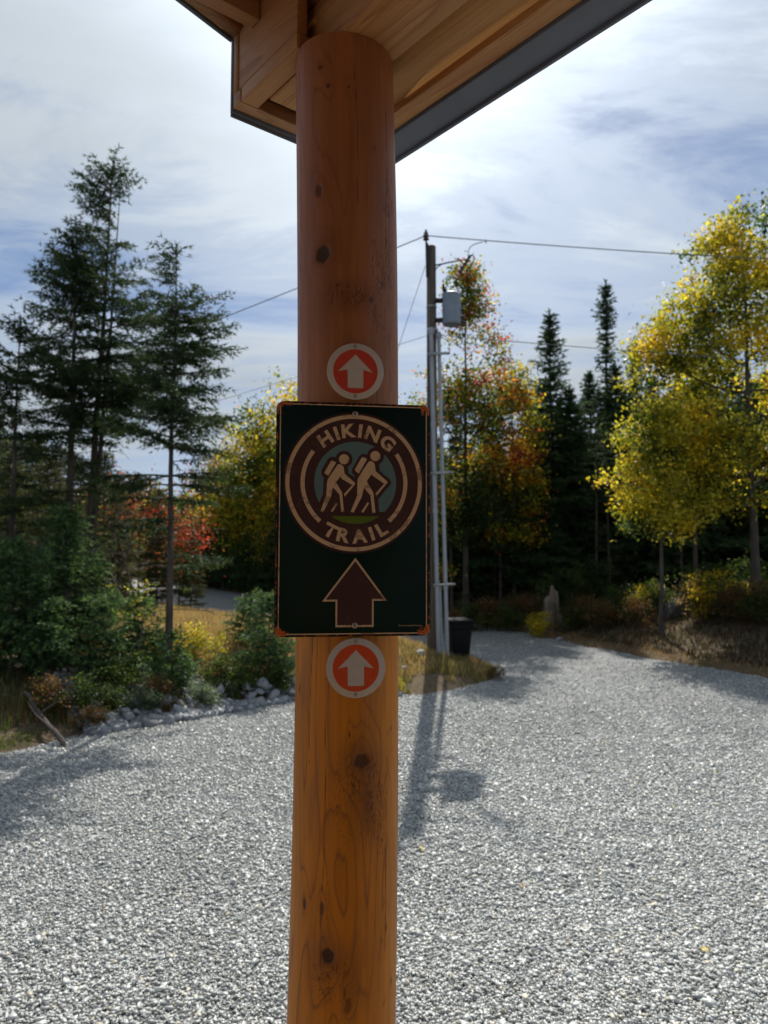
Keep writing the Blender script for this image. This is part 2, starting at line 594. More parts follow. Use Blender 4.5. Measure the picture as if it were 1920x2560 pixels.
def gravel_mat():
    m, t, out = new_mat('gravel_sheet')
    tcn = N(t, 'ShaderNodeTexCoord')
    v1 = N(t, 'ShaderNodeTexVoronoi', ins={'Vector': tcn.outputs['Object'], 'Scale': 42.0})
    v2 = N(t, 'ShaderNodeTexVoronoi', ins={'Vector': tcn.outputs['Object'], 'Scale': 24.0})
    nl = N(t, 'ShaderNodeTexNoise', ins={'Vector': tcn.outputs['Object'], 'Scale': 0.7, 'Detail': 6.0, 'Roughness': 0.65})
    sp = N(t, 'ShaderNodeSeparateColor', ins={0: v1.outputs['Color']})
    sp2 = N(t, 'ShaderNodeSeparateColor', ins={0: v2.outputs['Color']})
    f = M_(t, 'ADD', M_(t, 'MULTIPLY', sp.outputs[0], .6), M_(t, 'MULTIPLY', sp2.outputs[1], .4))
    c = ramp(t, f, [(0.15, (0.10, 0.108, 0.112)), (0.45, (0.27, 0.285, 0.285)), (0.75, (0.44, 0.455, 0.45)), (1.0, (0.70, 0.71, 0.69))])
    c = mixc(t, ramp(t, v1.outputs['Distance'], [(0.35, 0.0), (0.75, 0.75)]), c, (0.05, 0.052, 0.055))
    c = mixc(t, 1.0, c, ramp(t, nl.outputs[0], [(0.3, (0.80, 0.81, 0.82)), (0.7, (1.1, 1.09, 1.06))]), 'MULTIPLY')
    b = N(t, 'ShaderNodeBsdfPrincipled', ins={'Base Color': c, 'Roughness': 0.7, 'Specular IOR Level': 0.45})
    hh = M_(t, 'ADD', M_(t, 'MULTIPLY', v1.outputs['Distance'], -1.0), M_(t, 'MULTIPLY', sp.outputs[2], 0.5))
    bp = N(t, 'ShaderNodeBump', ins={'Strength': 0.9, 'Distance': 0.018, 'Height': hh})
    t.links.new(bp.outputs[0], b.inputs['Normal'])
    t.links.new(b.outputs[0], out.inputs[0])
    return m


tag(link('gravel_road', make_mesh('gravel_road', np.column_stack([gv, gzv]), [gf], smooth=True), gravel_mat()), kind='structure')

# loose crushed stones (nobody could count them)
GM = [np.array([(-1, -1, -1), (1, -1, -1), (1, 1, -1), (-1, 1, -1), (-1, -1, 1), (1, -1, 1), (1, 1, 1), (-1, 1, 1)], dtype=float)]
QB = np.array([(0, 3, 2, 1), (4, 5, 6, 7), (0, 1, 5, 4), (1, 2, 6, 5), (2, 3, 7, 6), (3, 0, 4, 7)])


def rand_rot(n, tilt, r):
    az = r.uniform(0, 2 * np.pi, n)
    tx = r.normal(0, tilt, n)
    ty = r.normal(0, tilt, n)
    ca, sa = np.cos(az), np.sin(az)
    cx, sx = np.cos(tx), np.sin(tx)
    cy_, sy = np.cos(ty), np.sin(ty)
    Rz = np.zeros((n, 3, 3)); Rz[:, 0, 0] = ca; Rz[:, 0, 1] = -sa; Rz[:, 1, 0] = sa; Rz[:, 1, 1] = ca; Rz[:, 2, 2] = 1
    Rx = np.zeros((n, 3, 3)); Rx[:, 0, 0] = 1; Rx[:, 1, 1] = cx; Rx[:, 1, 2] = -sx; Rx[:, 2, 1] = sx; Rx[:, 2, 2] = cx
    Ry = np.zeros((n, 3, 3)); Ry[:, 1, 1] = 1; Ry[:, 0, 0] = cy_; Ry[:, 0, 2] = sy; Ry[:, 2, 0] = -sy; Ry[:, 2, 2] = cy_
    return Rx @ Ry @ Rz


def stones():
    r = np.random.default_rng(11)
    xs, ys = [], []
    for y0, y1, dens in ((3.2, 6.0, 4600), (6.0, 8.5, 3500), (8.5, 11.5, 2300), (11.5, 14, 1300), (14, 17, 700), (17, 20, 400), (20, 23, 200), (23, 27, 90)):
        w = y1 * 0.60
        n = int(dens * (y1 - y0) * 2 * w)
        xs.append(r.uniform(-w, w, n)); ys.append(r.uniform(y0, y1, n))
    x, y = np.concatenate(xs), np.concatenate(ys)
    k = inside(bn, x, y) & (np.abs(x) < y * 0.56 + .3)
    x, y = x[k], y[k]
    n = len(x)
    s = r.lognormal(math.log(0.0073), 0.40, n)
    s *= 1 + 0.10 * (y > 8.5)
    sc = np.stack([s * r.uniform(.9, 1.6, n), s * r.uniform(.7, 1.1, n), s * r.uniform(.32, .7, n)], 1)
    V = GM[0][None] * (1 + r.uniform(-.45, .12, (n, 8, 3)))
    V = V * sc[:, None, :]
    V = np.einsum('nij,nkj->nki', rand_rot(n, 0.33, r), V)
    z = 0.03 * (fbm(x * .5, y * .5, s=3) - .5) + r.uniform(-0.002, 0.014, n)
    V += np.stack([x, y, z], 1)[:, None, :]
    Qs = (QB[None] + (np.arange(n) * 8)[:, None, None]).reshape(-1, 4)
    g = r.beta(2.6, 2.2, n)
    c = (0.25 + 0.44 * g[:, None]) * np.array([0.975, 1.0, 0.965])[None]
    warm = r.random(n) < .06
    c[warm] *= np.array([1.12, 1.0, .82])
    c *= (0.78 + .44 * fbm(x * .55, y * .35, s=77, o=5))[:, None]
    C = np.repeat(c, 8, axis=0)
    return make_mesh('gravel', V.reshape(-1, 3), [Qs], np.clip(C, 0, .85))


tag(link('gravel', stones(), vcol_mat('gravel_stone', 0.42, 0.6)), 'loose grey crushed stones covering the parking lot', 'gravel', kind='stuff')


# ------------------------------------------------------------------ vegetation builders
def unit(a):
    return a / (np.linalg.norm(a, axis=-1, keepdims=True) + 1e-9)


def blades(P, D, length, width, r, spread=0.75, n=4):
    """n thin triangles around each point P along direction D"""
    P = np.repeat(P, n, 0)
    D = np.repeat(D, n, 0)
    m = len(P)
    L = (np.repeat(length, n) if hasattr(length, '__len__') else length) * r.uniform(.65, 1.25, m)
    d = unit(D * r.uniform(.35, 1, (m, 1)) + r.normal(0, spread, (m, 3)) * np.array([1, 1, .8]))
    side = unit(np.cross(d, r.normal(0, 1, (m, 3))))
    w = width * r.uniform(.7, 1.3, m)
    V = np.stack([P - side * (w / 2)[:, None], P + side * (w / 2)[:, None], P + d * L[:, None]], 1)
    return V.reshape(-1, 3)


def spruce_meshes(name, H, cb, Rm, seed, blade=0.10, bw=0.022, space=0.075, nb=5, wstep=0.30, shape=0.85, dead=0.35, holes=0.25, lean=0.0,
                  tr=None, col=(0.034, 0.060, 0.024), tipc=(0.07, 0.105, 0.036), gap=None, bl=4, up=0.12, droop=0.5, twin=None, thin=0.0):
    r = np.random.default_rng(seed)
    tr = tr or H * 0.0115
    nseg = 14
    tz = np.linspace(0, 1, nseg)
    wob = np.stack([np.cumsum(r.normal(0, .012 * H / 10, nseg)), np.cumsum(r.normal(0, .012 * H / 10, nseg))], 1)
    tp = np.stack([wob[:, 0] + lean * tz * H, wob[:, 1], tz * H - .25 * (tz == 0)], 1)
    trad = tr * (1 - tz * .93) * np.where(tz == 0, 1.35, 1)
    TV, TQ = [], []
    off = 0

    def addt(V, Qd):
        nonlocal off
        TV.append(V); TQ.append(Qd + off); off += len(V)

    addt(*tube_batch(tp[None], trad[None], 9))
    if twin:
        dx, dy, hf = twin
        q = tp.copy() * np.array([1, 1, hf])
        q[:, 0] += dx * (0.35 + .65 * tz); q[:, 1] += dy
        q[0, :2] = tp[0, :2] + np.array([dx * .35, dy])
        addt(*tube_batch(q[None], (trad * .8)[None], 8))

    def trunk_at(z):
        f = np.clip(z / H, 0, 1)
        return np.array([np.interp(f, tz, tp[:, 0]), np.interp(f, tz, tp[:, 1]), z])

    FV, FC, BP, BR = [], [], [], []
    z = cb * H * (1 - dead)
    az0 = r.uniform(0, 6.28)
    while z < H * 0.985:
        f = (z - cb * H) / (H - cb * H)
        live = f >= -0.02
        prof = (max(0.0, 1 - max(f, 0))) ** shape * (0.62 + .38 * min(1, max(0, f) * 5)) if live else .55
        k = r.integers(max(2, nb - 2), nb + 1)
        if not live: k = r.integers(1, 4)
        clump = 0.55 + .9 * r.random()
        if gap and live and gap[0] < f < gap[1]:
            prof *= .35
        for q in range(k):
            az0 += 2.4 + r.normal(0, .35)
            if live and thin and vnoise(np.array([math.cos(az0) * 1.6 + seed]), np.array([math.sin(az0) * 1.6]), np.array([z * .75]), 3)[0] < thin: continue
            L = Rm * prof * r.uniform(.55, 1.18) * (0.75 + .25 * clump) + 0.12
            if r.random() < holes and live: L *= .45
            t = np.linspace(0, 1, 6)
            dirh = np.array([math.cos(az0), math.sin(az0), 0])
            e0 = up + 0.55 * max(f, 0) ** 2 + r.normal(0, .08)
            dz = L * (e0 * t - droop * (1 - max(f, 0)) * t ** 2 * (1 - .45 * t)) + 0.06 * L * t ** 3
            pts = trunk_at(z)[None] + dirh[None] * (L * t)[:, None] + np.array([0, 0, 1.0])[None] * dz[:, None]
            pts[1:, :2] += np.cumsum(r.normal(0, .03 * L, (5, 2)), 0)
            BP.append(pts)
            BR.append((0.006 + .011 * L) * (1 - t * .85) * (.6 if not live else 1))
            if not live:
                # bare dead twigs
                for w in range(3):
                    tt = r.uniform(.3, .95)
                    b0 = np.array([np.interp(tt, t, pts[:, c]) for c in range(3)])
                    d = unit(dirh + r.normal(0, .6, 3))
                    u = np.linspace(0, 1, 6)[:, None]
                    BP.append(b0 + d * u * L * .35 + np.array([0, 0, -.12 * L]) * u ** 2)
                    BR.append(np.full(6, .005))
                if r.random() < .75: continue
            # twigs
            m = max(3, int(L / 0.085))
            tt = np.repeat(np.linspace(.12 if L < 1 else .22, 1.0, m), 2)
            tt = np.clip(tt + r.normal(0, .02, len(tt)), .05, 1)
            b0 = np.stack([np.interp(tt, t, pts[:, c]) for c in range(3)], 1)
            sgn = np.tile([1.0, -1.0], m)
            a2 = az0 + sgn * r.uniform(.45, 1.0, len(tt)) * (1 - .6 * (tt > .97))
            d = unit(np.stack([np.cos(a2), np.sin(a2), r.normal(.02, .18, len(tt)) - .18 * (1 - max(f, 0))], 1))
            lt = (0.12 + L * .40 * (1 - tt * .72)) * r.uniform(.5, 1.15, len(tt))
            keep = r.random(len(tt)) < (.92 if L > .4 else 1)
            b0, d, lt, tt = b0[keep], d[keep], lt[keep], tt[keep]
            ns = np.maximum(1, (lt / space).astype(int))
            rep = np.repeat(np.arange(len(lt)), ns)
            if len(rep) == 0: continue
            su = np.concatenate([np.linspace(0.12, 1, q_) for q_ in ns])
            P = b0[rep] + d[rep] * (lt[rep] * su)[:, None] + np.array([0, 0, -1.0]) * (0.12 * lt[rep] * su ** 2)[:, None]
            P += r.normal(0, .012, P.shape)
            V = blades(P, d[rep], blade, bw, r, .62, bl)
            cc = np.array(col)[None] * (1 + .35 * r.normal(0, 1, (len(rep), 1)).clip(-1.5, 1.5) * .5)
            tipm = ((su > .78) * r.random(len(su)) ** .7)[:, None]
            cc = cc * (1 - tipm) + np.array(tipc)[None] * tipm
            FV.append(V)
            FC.append(np.repeat(cc, bl * 3, 0))
        z += wstep * r.uniform(.7, 1.3) * (1 if f < .8 else .6)
    # leader
    zt = np.linspace(H * .93, H * 1.005, 14)
    P = np.array([trunk_at(min(q, H)) for q in zt]); P[:, 2] = zt
    V = blades(P, np.tile([0, 0, 1.0], (14, 1)), blade * 1.1, bw, r, .8, 6)
    FV.append(V); FC.append(np.tile(np.array(col), (len(V), 1)))
    BPa = np.array(BP); BRa = np.array(BR)
    addt(*tube_batch(BPa, BRa, 4))
    FVa = np.concatenate(FV)
    FCa = np.clip(np.concatenate(FC), .004, 1)
    fm = make_mesh(name + '_crown', FVa, [np.arange(len(FVa)).reshape(-1, 3)], FCa)
    fm.materials.append(MAT['needle'])
    tm = make_mesh(name + '_trunk', np.concatenate(TV), [np.concatenate(TQ)], smooth=True)
    tm.materials.append(MAT['bark_spruce'])
    return tm, fm


def leaves(C, n, rad, size, r, flat=0.6):
    """n leaf quads scattered round each cluster centre"""
    P = np.repeat(C, n, 0) + r.normal(0, 1, (len(C) * n, 3)) * np.repeat(rad, n)[:, None] * np.array([1, 1, flat])
    m = len(P)
    a = unit(r.normal(0, 1, (m, 3)) + np.array([0, 0, -.35]))
    b = unit(np.cross(a, r.normal(0, 1, (m, 3)) + np.array([0, 0, 1.2])))
    L = size * r.uniform(.6, 1.3, m)[:, None]
    w = L * r.uniform(.55, .85, (m, 1))
    nrm = np.cross(a, b)
    V = np.stack([P - a * L * .5, P + b * w * .5 + a * L * .08 + nrm * w * .12, P + a * L * .55, P - b * w * .5 + a * L * .08 + nrm * w * .12], 1)
    return V.reshape(-1, 3), np.arange(m * 4).reshape(-1, 4)


def maple_meshes(name, H, crown, nclus, nleaf, lsize, pal, seed, crad=(.22, .45), tr=None, limbs=12, first=.22, lean=(0, 0), twigs=True, scale=.35, flat=.6, thr=.36):
    """crown: ellipsoids (cx,cy,cz,rx,ry,rz,weight); pal: function(pos, r) -> colours"""
    r = np.random.default_rng(seed)
    tr = tr or H * .0105
    n = 12
    tz = np.linspace(0, 1, n)
    tp = np.stack([np.cumsum(r.normal(0, .014 * H / 10, n)) + lean[0] * tz * H, np.cumsum(r.normal(0, .014 * H / 10, n)) + lean[1] * tz * H, tz * H * .93 - .25 * (tz == 0)], 1)
    TV, TQ, off = [], [], 0
    V, Qd = tube_batch(tp[None], (tr * (1 - .93 * tz) * np.where(tz == 0, 1.4, 1))[None], 9)
    TV.append(V); TQ.append(Qd); off += len(V)
    E = np.array([c[:6] for c in crown], dtype=float)
    wts = np.array([c[6] if len(c) > 6 else c[3] * c[4] * c[5] for c in crown], dtype=float)
    wts = wts ** .5
    wts /= wts.sum()
    which = r.choice(len(E), nclus, p=wts)
    dv = unit(r.normal(0, 1, (nclus, 3)))
    rr = r.random(nclus) ** (1 / 2.3)
    C = E[which, :3] + dv * rr[:, None] * E[which, 3:]
    keep = (C[:, 2] < H * 1.03) & (fbm(C[:, 0] * .55 + seed, C[:, 1] * .55, C[:, 2] * .55, s=seed, o=2) > thr)
    C = C[keep]
    # limbs toward far clusters
    nodes = [tp[i] for i in range(3, n)]
    nrad = [tr * (1 - .93 * tz[i]) for i in range(3, n)]
    LP, LR = [], []
    for k in range(limbs):
        f = first + (0.88 - first) * (k + r.random()) / limbs
        s = np.array([np.interp(f, tz, tp[:, c]) for c in range(3)])
        cand = C[(C[:, 2] > s[2] + .1) & (C[:, 2] < s[2] + .42 * H)]
        if len(cand) == 0: continue
        az = k * 2.4 + r.normal(0, .4)
        dd = (cand[:, :2] - s[:2]) @ np.array([math.cos(az), math.sin(az)])
        e = cand[np.argmax(dd - .25 * np.abs(cand[:, 2] - s[2] - .8 * np.maximum(dd, 0)))]
        t = np.linspace(0, 1, 8)[:, None]
        mid = (s + e) / 2 + np.array([0, 0, -.12 * np.linalg.norm(e - s)])
        p = (1 - t) ** 2 * s + 2 * t * (1 - t) * mid + t ** 2 * e
        p[1:-1] += r.normal(0, .03 * np.linalg.norm(e - s), (6, 3))
        r0 = tr * (1 - .93 * f) * .62
        LP.append(p); LR.append(r0 * (1 - .85 * t[:, 0]) + .004)
        nodes += list(p[1:]); nrad += list((r0 * (1 - .85 * t[1:, 0])))
    if LP:
        V, Qd = tube_batch(np.array(LP), np.array(LR), 6)
        TV.append(V); TQ.append(Qd + off); off += len(V)
    if twigs:
        nodes = np.array(nodes)
        d2 = ((C[:, None, :] - nodes[None]) ** 2).sum(2) + 3.0 * np.maximum(0, nodes[None, :, 2] - C[:, None, 2])
        j = d2.argmin(1)
        s, e = nodes[j], C
        t = np.linspace(0, 1, 5)[None, :, None]
        mid = (s + e) / 2 + r.normal(0, .1, s.shape) * np.linalg.norm(e - s, axis=1, keepdims=True)
        p = (1 - t) ** 2 * s[:, None] + 2 * t * (1 - t) * mid[:, None] + t ** 2 * e[:, None]
        L = np.linalg.norm(e - s, axis=1)
        V, Qd = tube_batch(p, (0.004 + .007 * L)[:, None] * (1 - .7 * t[0, :, 0])[None], 4)
        TV.append(V); TQ.append(Qd + off); off += len(V)
        C2 = np.concatenate([C, p[:, 3]])
    else:
        C2 = C
    rad = r.uniform(*crad, len(C2))
    LV, LQ = leaves(C2, nleaf, rad, lsize, r, flat)
    pos = LV[::4]
    cc = pal(pos, r)
    fm = make_mesh(name + '_crown', LV, [LQ], np.repeat(np.clip(cc, .003, .9), 4, 0))
    fm.materials.append(MAT['leaf'])
    tm = make_mesh(name + '_trunk', np.concatenate(TV), [np.concatenate(TQ)], smooth=True)
    tm.materials.append(MAT['bark_maple'])
    return tm, fm


GREEN = np.array((0.075, 0.115, 0.022)); DGREEN = np.array((0.035, 0.06, 0.018)); YEL = np.array((0.56, 0.40, 0.030)); OLIVE = np.array((0.30, 0.28, 0.032))
ORANGE = np.array((0.50, 0.17, 0.028)); RED = np.array((0.46, 0.065, 0.035)); BROWN = np.array((0.16, 0.085, 0.04)); PINK = np.array((0.42, 0.10, 0.08))


def palette(cols, wts, scale=.5, seed=0, jit=.3):
    cols = np.array(cols)
    cum = np.cumsum(np.array(wts, dtype=float) / sum(wts))

    def f(pos, r):
        v = fbm(pos[:, 0] * scale + seed * 3.1, pos[:, 1] * scale, pos[:, 2] * scale, s=seed, o=3)
        v = np.clip((v - .5) * 2.1 + .5, 0, 1)
        v = np.clip(v + r.normal(0, .13, len(v)), 0, .9999)
        i = np.searchsorted(cum, v).clip(0, len(cols) - 1)
        return cols[i] * (1 + r.normal(0, jit, (len(v), 1)).clip(-.6, .7))
    return f


def place(name, meshes, loc, rz=0.0, sc=1.0, label=None, cat='tree', group=None, szz=None, names=('trunk', 'crown')):
    o = empty(name, loc, rz)
    o.scale = (sc, sc, szz or sc)
    for nm, me in zip(names, meshes):
        link(nm, me, None, o)
    tag(o, label, cat, group)
    return o


def put(px, Y):
    x = (px - 960) / F * Y * 1.002
    return (x, Y, gz(x, Y))

# ------------------------------------------------------------------ porch (roof, deck, unseen wall added behind the camera to block light)
PC = (-0.0800, 1.560)                    # post axis in plan
BEAM_H = CAMZ + 1.079                    # underside of the beam
DECK_H = CAMZ - 1.60
porch = empty('log_cabin_porch', (PC[0], PC[1], BEAM_H), R_(129.3))
tag(porch, 'wooden porch roof corner with dark metal fascia overhead', 'porch')
# local axes: x runs along the eave to the far gable corner, y runs inward, z up
g = G(); g.box(-4.2, 0.216, -0.07, 0.07, 0.0, 0.118); g.build('beam', MAT['fir'], porch, bevel=.003)
g = G(); g.box(-4.2, 0.214, -0.069, 0.069, 0.122, 0.30); g.build('beam', MAT['fir_b'], porch, bevel=.003)
g = G(); g.box(-4.2, 0.30, -0.188, -0.071, 0.014, 0.030); g.build('soffit_panel', MAT['ply'], porch)
g = G(); g.box(-4.2, 0.262, -0.236, -0.188, -0.004, 0.040); g.build('fascia_board', MAT['fir'], porch, bevel=.002)
g = G(); g.box(-4.2, 0.262, -0.236, -0.190, 0.041, 0.20); g.build('fascia_board', MAT['fir_b'], porch)
g = G()
g.box(-4.2, 0.312, -0.313, -0.238, -0.012, 0.19)
g.box(-4.2, 0.316, -0.322, -0.313, -0.020, 0.21)
g.build('metal_fascia', MAT['fascia'], porch, bevel=.002)
# gable return: end board and dark flashing
g = G(); g.box(0.264, 0.300, -0.238, 0.120, 0.0, 0.032); g.build('return_sill', MAT['fir_y'], porch, bevel=.002)
g = G(); g.box(0.278, 0.300, -0.238, 0.120, 0.0325, 0.26); g.build('return_board', MAT['fir_y'], porch)
g = G(); g.box(0.302, 0.312, -0.313, 0.121, -0.006, 0.20); g.box(0.312, 0.317, -0.312, 0.118, -0.012, 0.18); g.build('metal_fascia', MAT['fascia'], porch)
g = G(); g.box(0.02, 0.277, 0.092, 0.118, 0.036, 0.30); g.build('return_board', MAT['fir_b'], porch, bevel=.002)
g = G(); g.box(0.02, 0.263, 0.074, 0.1185, 0.0, 0.035); g.build('return_sill', MAT['fir'], porch, bevel=.002)
g = G(); g.box(0.02, 0.262, 0.0, 0.0735, 0.075, 0.09); g.box(0.218, 0.262, -0.185, 0.07, 0.0755, 0.091); g.build('soffit_panel', MAT['ply'], porch)
g = G()
for k in range(7):
    g.box(0.222 + .005 * k, 0.2245 + .005 * k, -0.085, -0.02, 0.055, 0.0752)
g.build('soffit_vent', MAT['black_metal'], porch)
# truss at the gable end, ceiling and roof planes
g = G(); g.box(0.176, 0.214, 0.120, 5.0, 0.150, 0.240); g.build('truss_chord', MAT['fir_y'], porch, bevel=.002)
SL = 0.26


def sloped(g, x0, x1, y0, y1, zb, th):
    V = []
    for y in (y0, y1):
        for x in (x0, x1):
            for dz in (0, th):
                V.append((x, y, zb + SL * (y - 0.12) + dz))
    g.add(V, [(0, 1, 3, 2), (4, 6, 7, 5), (0, 4, 5, 1), (2, 3, 7, 6), (0, 2, 6, 4), (1, 5, 7, 3)])


g = G(); sloped(g, 0.262, 0.300, 0.122, 2.6, 0.176, 0.14); g.build('rake_board', MAT['fir_y'], porch)
g = G(); sloped(g, 0.216, 0.261, 0.122, 2.6, 0.235, 0.02); g.build('soffit_panel', MAT['fir_y'], porch)
g = G(); sloped(g, 0.302, 0.312, 0.123, 2.6, 0.170, 0.19); g.build('metal_fascia', MAT['fascia'], porch)
g = G(); sloped(g, -4.2, 0.32, -0.33, 2.6, 0.33, 0.03)
V = [(x, y, 0.33 + SL * ((2.6 if y < 3 else -.4) - .12) + dz) for y in (2.605, 5.6) for x in (-4.2, .32) for dz in (0, .03)]
g.add(V, [(0, 1, 3, 2), (4, 6, 7, 5), (0, 4, 5, 1), (2, 3, 7, 6), (0, 2, 6, 4), (1, 5, 7, 3)])
g.build('roof', MAT['roofing'], porch)
g = G(); g.box(-4.2, 0.170, 0.072, 5.2, 0.302, 0.316); g.build('ceiling', MAT['ply'], porch)
dk = DECK_H - BEAM_H
g = G()
for k in range(38):
    g.box(-3.4, 0.24, -0.20 + k * .142, -0.20 + k * .142 + .136, dk - .034, dk)
g.build('deck', MAT['deck'], porch)
g = G(); g.box(-3.4, 0.20, -0.18, -0.14, dk - .26, dk - .036); g.box(0.16, 0.20, -.14, 5.1, dk - .26, dk - .036); g.build('deck_joist', MAT['fir_b'], porch)
for k in range(3):
    for yy in (0.0, 4.9):
        g = G()
        g.cyl((-3.2 + k * 1.6, yy, -BEAM_H - .3), (-3.2 + k * 1.6, yy, dk - .265), .08)
        g.build('deck_pier', MAT['pole_wood'], porch)
g = G()
for k in range(16):
    g.cyl((-3.5, -0.3, dk - .1 + k * .185), (-3.5, 5.4, dk - .1 + k * .185), .1, seg=14)
g.build('unseen_log_wall', MAT['unseen_log_wall'], porch, smooth=True)  # unseen wall, added to keep sky light off the post front


# ------------------------------------------------------------------ log post
def build_post():
    nth, nz = 360, 1100
    z0, z1 = DECK_H, BEAM_H - .001
    zz_ = np.linspace(z0, z1, nz)
    th = np.linspace(0, 2 * np.pi, nth, endpoint=False)
    T, Z = np.meshgrid(th, zz_)
    zr = Z - CAMZ
    # arc coordinate measured from the side that faces the viewer (theta = -90 deg)
    A = ((T + np.pi / 2 + np.pi) % (2 * np.pi) - np.pi)
    u = A * .106
    rad = 0.1065 + 0.0035 * sstep(.2, -1.0, zr) + 0.0014 * np.sin(3 * T + zr * 1.7) + 0.0055 * (fbm(np.cos(T) * 1.2 + 5, np.sin(T) * 1.2 + 5, zr * 1.6, s=9, o=3) - .5)
    cx = -0.0757 - 0.0105 * (zr / 1.0) ** 2
    ca, sa = np.cos(T), np.sin(T)
    # contour field: growth rings cut by the peeled surface
    f = 1.7 * fbm(ca * 1.1 + 3, sa * 1.1 + 3, zr * .75, s=21, o=2) + .35 * fbm(ca * 2.4 + 8, sa * 2.4, zr * 1.6, s=23, o=3) + .05 * fbm(ca * 9, sa * 9, zr * 3, s=25, o=2)
    knots = [  # px, py, rx (m), rz (m), darkness
        (798, 480, .008, .014, .75), (808, 640, .016, .020, 1.0), (903, 1897, .015, .016, .8), (822, 2378, .012, .016, 1.0),
        (761, 2265, .005, .012, .9), (807, 2264, .005, .013, .7), (870, 2500, .007, .016, .6), (803, 175, .005, .006, .8), (822, 225, .004, .006, .8),
        (873, 228, .003, .005, .7), (938, 365, .003, .004, .7), (845, 720, .004, .004, .6), (928, 750, .005, .007, .7), (742, 1730, .004, .010, .7), (874, 1830, .002, .007, .8),
        (978, 1830, .003, .004, .7), (975, 2480, .004, .009, .5), (962, 2330, .004, .008, .4), (938, 600, .003, .004, .5)]
    kd = np.zeros_like(T); kh = np.zeros_like(T); halo = np.zeros_like(T)
    for px, py, rx, rz, dk_ in knots:
        P = at(px, py, 1.47)
        k = P.x - (-0.0757 - 0.0105 * ((P.z - CAMZ)) ** 2)
        s0 = math.asin(max(-.98, min(.98, k / .1075))) * .106
        du, dz = (u - s0), (Z - P.z)
        q = np.sqrt((du / rx) ** 2 + (dz / rz) ** 2)
        ang = np.arctan2(dz / rz, du / rx)
        q = q * (1 + .06 * np.sin(ang * 2 + px) + .05 * np.sin(ang * 5 + py))
        core = 1 - sstep(.72, 1.12, q)
        kd = np.maximum(kd, core * dk_ * (.92 + .08 * np.sin(q * 12)))
        big = rx / .016
        halo = np.maximum(halo, np.exp(-(q / 2.6) ** 2) * dk_ * min(1, big * 1.2))
        q2 = np.sqrt((du / (rx * 2.3)) ** 2 + (dz / (rz * 4.2)) ** 2)
        f = f + (0.55 * big + .06) * np.exp(-q2 ** 1.3)
        kh += -.0012 * core * big + .0022 * big * np.exp(-((q - 1.4) / .9) ** 2)
    ring = (f * 7.5) % 1.0
    line = np.exp(-((ring - .9) / .055) ** 2) + .35 * sstep(.45, .9, ring) * (ring < .9)
    wmask = .30 + .70 * sstep(.38, .62, fbm(u * 14 + 4, zr * 2.2, s=51, o=2))
    fib = fbm(u * 420, zr * 9, s=33, o=3)
    fib2 = fbm(u * 120 + 9, zr * 2.5, s=35, o=3)
    blot = fbm(u * 18, zr * 5, s=37, o=4)
    # torn fibre flakes below knots: jagged cracks
    crack = np.zeros_like(T)
    for (px, py, w, h, sd) in ((905, 1990, .055, .085, 3), (935, 2090, .03, .05, 5), (975, 560, .02, .16, 8), (950, 720, .03, .1, 12), (845, 2440, .05, .045, 15), (870, 745, .05, .03, 18)):
        P = at(px, py, 1.47)
        s0 = math.asin(max(-.98, min(.98, (P.x + .08) / .1075))) * .106
        m = np.exp(-((u - s0) / w) ** 4 - ((Z - P.z) / h) ** 4)
        nn = fbm(u * 55 + sd, zr * 28 + 2.2 * np.abs(((u * 160) % 1) - .5), s=60 + sd, o=4)
        crack = np.maximum(crack, m * np.exp(-((nn - .5) / .022) ** 2))
        crack = np.maximum(crack, .35 * m * sstep(.5, .62, nn) * .7)
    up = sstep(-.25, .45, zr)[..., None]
    lo_c = np.array((0.70, 0.245, 0.018)); hi_c = np.array((0.40, 0.145, 0.052))  # roof shade above and warm bounce below are painted into the wood tone
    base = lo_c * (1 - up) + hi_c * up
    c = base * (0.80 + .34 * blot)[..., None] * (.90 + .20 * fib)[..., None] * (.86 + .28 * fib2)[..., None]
    dark = np.array((0.24, 0.085, 0.026))
    a = np.clip(line * wmask * .55, 0, .8)[..., None]
    c = c * (1 - a) + dark * a
    # drying checks: long thin cracks along the grain
    for ck, (tc0, zc, hl) in enumerate(((-1.05, .75, .5), (-.35, -.55, .35), (.62, .2, .45), (1.0, .62, .4), (.25, .85, .22), (-.7, -.2, .25), (.85, -.6, .3))):
        pth = tc0 + .05 * (fbm(zr * 6, zr * 0 + ck, s=80 + ck, o=3) - .5) * 2
        wck = .0007 * (1 - ((zr - zc) / hl) ** 2).clip(0, 1)
        dck = np.abs(A - pth) * .106
        m = np.exp(-(dck / (wck + 1e-6)) ** 2) * (np.abs(zr - zc) < hl)
        crack = np.maximum(crack, m)
    st = sstep(.60, .78, fbm(u * 30 + 3, zr * 4, s=71, o=4))[..., None] * .38
    c = c * (1 - st) + np.array((0.25, 0.10, 0.045)) * st
    for px, py, w, h, al in ((918, 1985, .042, .10, .55), (960, 620, .03, .22, .35), (850, 2420, .05, .05, .30), (880, 745, .05, .04, .40)):
        P = at(px, py, 1.47)
        s0 = math.asin(max(-.98, min(.98, (P.x + .08) / .1075))) * .106
        m = np.exp(-((u - s0) / w) ** 2 - ((Z - P.z) / h) ** 2) * (.45 + 1.1 * fbm(u * 45, zr * 10, s=91, o=4)).clip(0, 1.2)
        a = (m * al).clip(0, .8)[..., None]
        c = c * (1 - a) + np.array((0.17, 0.062, 0.022)) * a
    a = (halo * .62)[..., None]
    c = c * (1 - a) + np.array((0.20, 0.075, 0.028)) * a
    a = np.clip(crack * .8, 0, .9)[..., None]
    c = c * (1 - a) + np.array((0.07, 0.028, 0.014)) * a
    a = np.clip(kd, 0, 1)[..., None]
